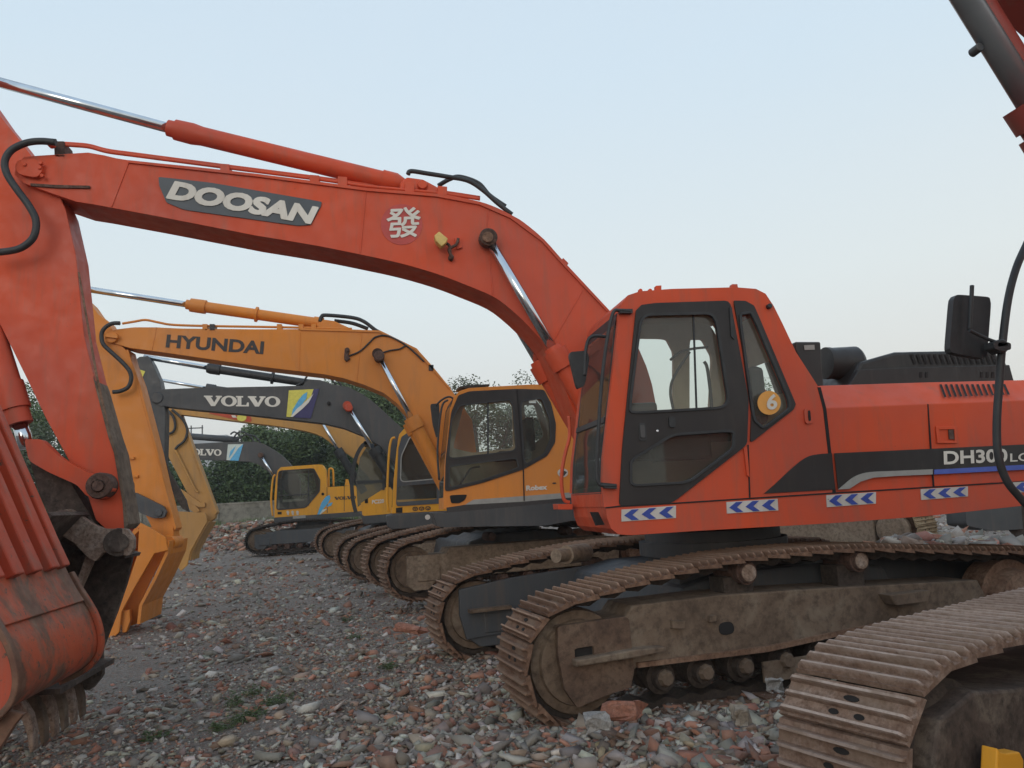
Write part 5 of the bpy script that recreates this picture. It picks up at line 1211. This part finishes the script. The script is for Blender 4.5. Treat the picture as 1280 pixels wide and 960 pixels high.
specs = [
 ('dark round tree rising left of the ribbed bucket and arm', 20, 497, 46, 3.4, 9000, 1),
 ('olive tree showing through the gap left of the red arm foot', 85, 545, 44, 2.8, 8000, 2),
 ('broad dark tree behind the wall left of the small yellow cab', 165, 560, 47, 3.2, 7000, 0),
 ('low dark bushy tree over the wall below the far grey boom', 262, 578, 44, 2.9, 11000, 0),
 ('round mid green tree above the far grey boom', 335, 541, 47, 2.9, 12000, 1),
 ('dense dark tree just behind the small yellow cab', 395, 545, 44, 3.0, 12000, 0),
 ('tall green tree between the grey and amber booms', 450, 487, 47, 3.7, 14000, 1),
 ('tall olive tree over the dark grey boom bend', 515, 492, 50, 3.3, 11000, 2),
 ('thin-topped tree seen through the amber cab windows', 592, 476, 48, 2.9, 4200, 2),
 ('sparse tree peeping over the amber cab roof', 650, 477, 50, 3.0, 3000, 2),
 ('dark tree glimpsed behind the red cylinders', 720, 500, 50, 3.0, 6000, 0),
 ('mid green tree seen through the rear window of the red cab', 940, 470, 55, 3.6, 7000, 1),
 ('low dark tree right of the near red cab, beyond the hood', 1100, 505, 60, 4.2, 6000, 0),
 ('low olive tree at the far right edge of the yard', 1275, 500, 60, 4.0, 6000, 2),
]
for i, (lb, px, py, d, rad, n, mi) in enumerate(specs):
    p = at(px, py, d); z0 = ground_z(p.x, p.y); tree(lb, p.x, p.y, p.z-z0, rad, n, mi, 40+i, leaf=.095)
# undergrowth hedge behind the wall so the far side is not bare
V, F = [], []; rr = random.Random(8)
for i in range(60000):
    x = rr.uniform(a_.x-4, b_.x+2); y = a_.y+1.2+abs(rr.gauss(0,.8)); top_ = 2.2+1.2*noise.noise(Vector((x*.35,0,2)))+.5*noise.noise(Vector((x*1.4,0,5)))
    z = ground_z(x,y)+rr.uniform(0,1)**.7*top_; p = Vector((x,y,z)); a = Vector((rr.gauss(0,1),rr.gauss(0,1),rr.gauss(0,.6))).normalized(); b = a.cross(Vector((rr.gauss(0,1),rr.gauss(0,1),rr.gauss(0,1)))).normalized(); l=.10*rr.uniform(.6,1.3); k=len(V)
    V += [p-a*l, p+b*l*.5, p+a*l, p-b*l*.5]; F.append((k,k+1,k+2,k+3))
me = bpy.data.meshes.new('undergrowth'); me.from_pydata([tuple(v) for v in V],[],F); me.materials.append(LM[0]); o = bpy.data.objects.new('undergrowth', me); COL.objects.link(o); o['kind']='stuff'
# far pale building with a rooftop frame
p = at(243, 545, 90); q = at(256,545,90)
BT = Thing('far_building', 'pale hazy far building with a small rooftop frame, between the grey booms', 'building', Vector((p.x,p.y,0)))
bm_ = plain('pale_render', (.40,.42,.44), .8, 0, .08, .3)
box(BT, 'wall', bm_, Vector((p.x-1,p.y+3,p.z*.5)), (9,6,p.z), bevel=.05)
for k in range(3): box(BT, 'roof_frame', 'mgrey', Vector((p.x-2+k*1.2,p.y+2,p.z+.7)), (.12,.12,1.4), bevel=0)
box(BT, 'roof_frame', 'mgrey', Vector((p.x-.8,p.y+2,p.z+1.1)), (2.6,.12,.12), bevel=0)

# thin hazy air -------------------------------------------------------
hm = bpy.data.materials.new('air_haze'); hm.use_nodes = True; nt = hm.node_tree; nt.nodes.remove(nt.nodes['Principled BSDF'])
pv = nt.nodes.new('ShaderNodeVolumePrincipled'); pv.inputs['Density'].default_value = .0010; pv.inputs['Color'].default_value = (.93,.94,.95,1); pv.inputs['Anisotropy'].default_value = 0
nt.links.new(pv.outputs[0], [n for n in nt.nodes if n.type=='OUTPUT_MATERIAL'][0].inputs['Volume'])
V, F = [], []; boxvf(Vector((0,270,14)), Vector((1,0,0)), Vector((0,1,0)), Z, 806, 668, 32, V, F)
me = mesh_of(V, F); me.materials.append(hm); hz = bpy.data.objects.new('haze', me); COL.objects.link(hz); hz['kind'] = 'stuff'
# ---------------------------------------------------------------- world and light
w = bpy.data.worlds.new('World'); scene.world = w; w.use_nodes = True
nt = w.node_tree; bg = nt.nodes['Background']
SUN_EL, SUN_AZ = R(16), R(200)
sky = nt.nodes.new('ShaderNodeTexSky'); sky.sky_type = 'NISHITA'; sky.sun_disc = False
sky.sun_elevation = SUN_EL; sky.sun_rotation = SUN_AZ; sky.dust_density = 3.5; sky.air_density = 1.0; sky.ozone_density = 1.5
g = nt.nodes.new('ShaderNodeTexCoord'); sp = nt.nodes.new('ShaderNodeSeparateXYZ'); nt.links.new(g.outputs['Generated'], sp.inputs[0])
veil = ramp(nt, sp.outputs[2], [(0.0,(5.7,5.5,5.3)),(.10,(6.6,6.65,6.4)),(.25,(6.6,7.3,7.4)),(.5,(5.8,7.0,7.9)),(1,(4.8,6.1,7.7))])
warm = ramp(nt, sp.outputs[0], [(.0,(0,0,0)),(.9,(.55,.55,.55))]); hz_ = ramp(nt, sp.outputs[2], [(.0,(1,1,1)),(.45,(0,0,0))])
wm = nt.nodes.new('ShaderNodeMath'); wm.operation='MULTIPLY'; nt.links.new(warm, wm.inputs[0]); nt.links.new(hz_, wm.inputs[1])
veil = mix(nt, wm.outputs[0], veil, (8.0,7.5,6.7))
cl = ramp(nt, tex(nt, 1.6, 5, .6, .6, None), [(.4,(0,0,0)),(.7,(.12,.12,.12))]); veil = mix(nt, cl, veil, (7.2,7.3,7.4))
nt.links.new(mix(nt, .88, sky.outputs[0], veil), bg.inputs[0]); bg.inputs[1].default_value = .12
sd = bpy.data.lights.new('sun', 'SUN'); so = bpy.data.objects.new('sun', sd); COL.objects.link(so)
sd.energy = .5; sd.angle = R(30); sd.color = (1, .93, .84)
# direction towards the sun: azimuth measured like the sky's rotation
dirv = Vector((math.sin(SUN_AZ)*math.cos(SUN_EL), math.cos(SUN_AZ)*math.cos(SUN_EL), math.sin(SUN_EL)))
so.rotation_euler = dirv.to_track_quat('Z','Y').to_euler(); so.location = (0,-5,12)
vs = scene.view_settings; vs.view_transform = 'Standard'; vs.look = 'None'; vs.exposure = .06; vs.gamma = 1
scene.cycles.max_bounces = 8; scene.cycles.transparent_max_bounces = 16
scene.render.resolution_x, scene.render.resolution_y = 1024, 768
bpy.context.view_layer.update()
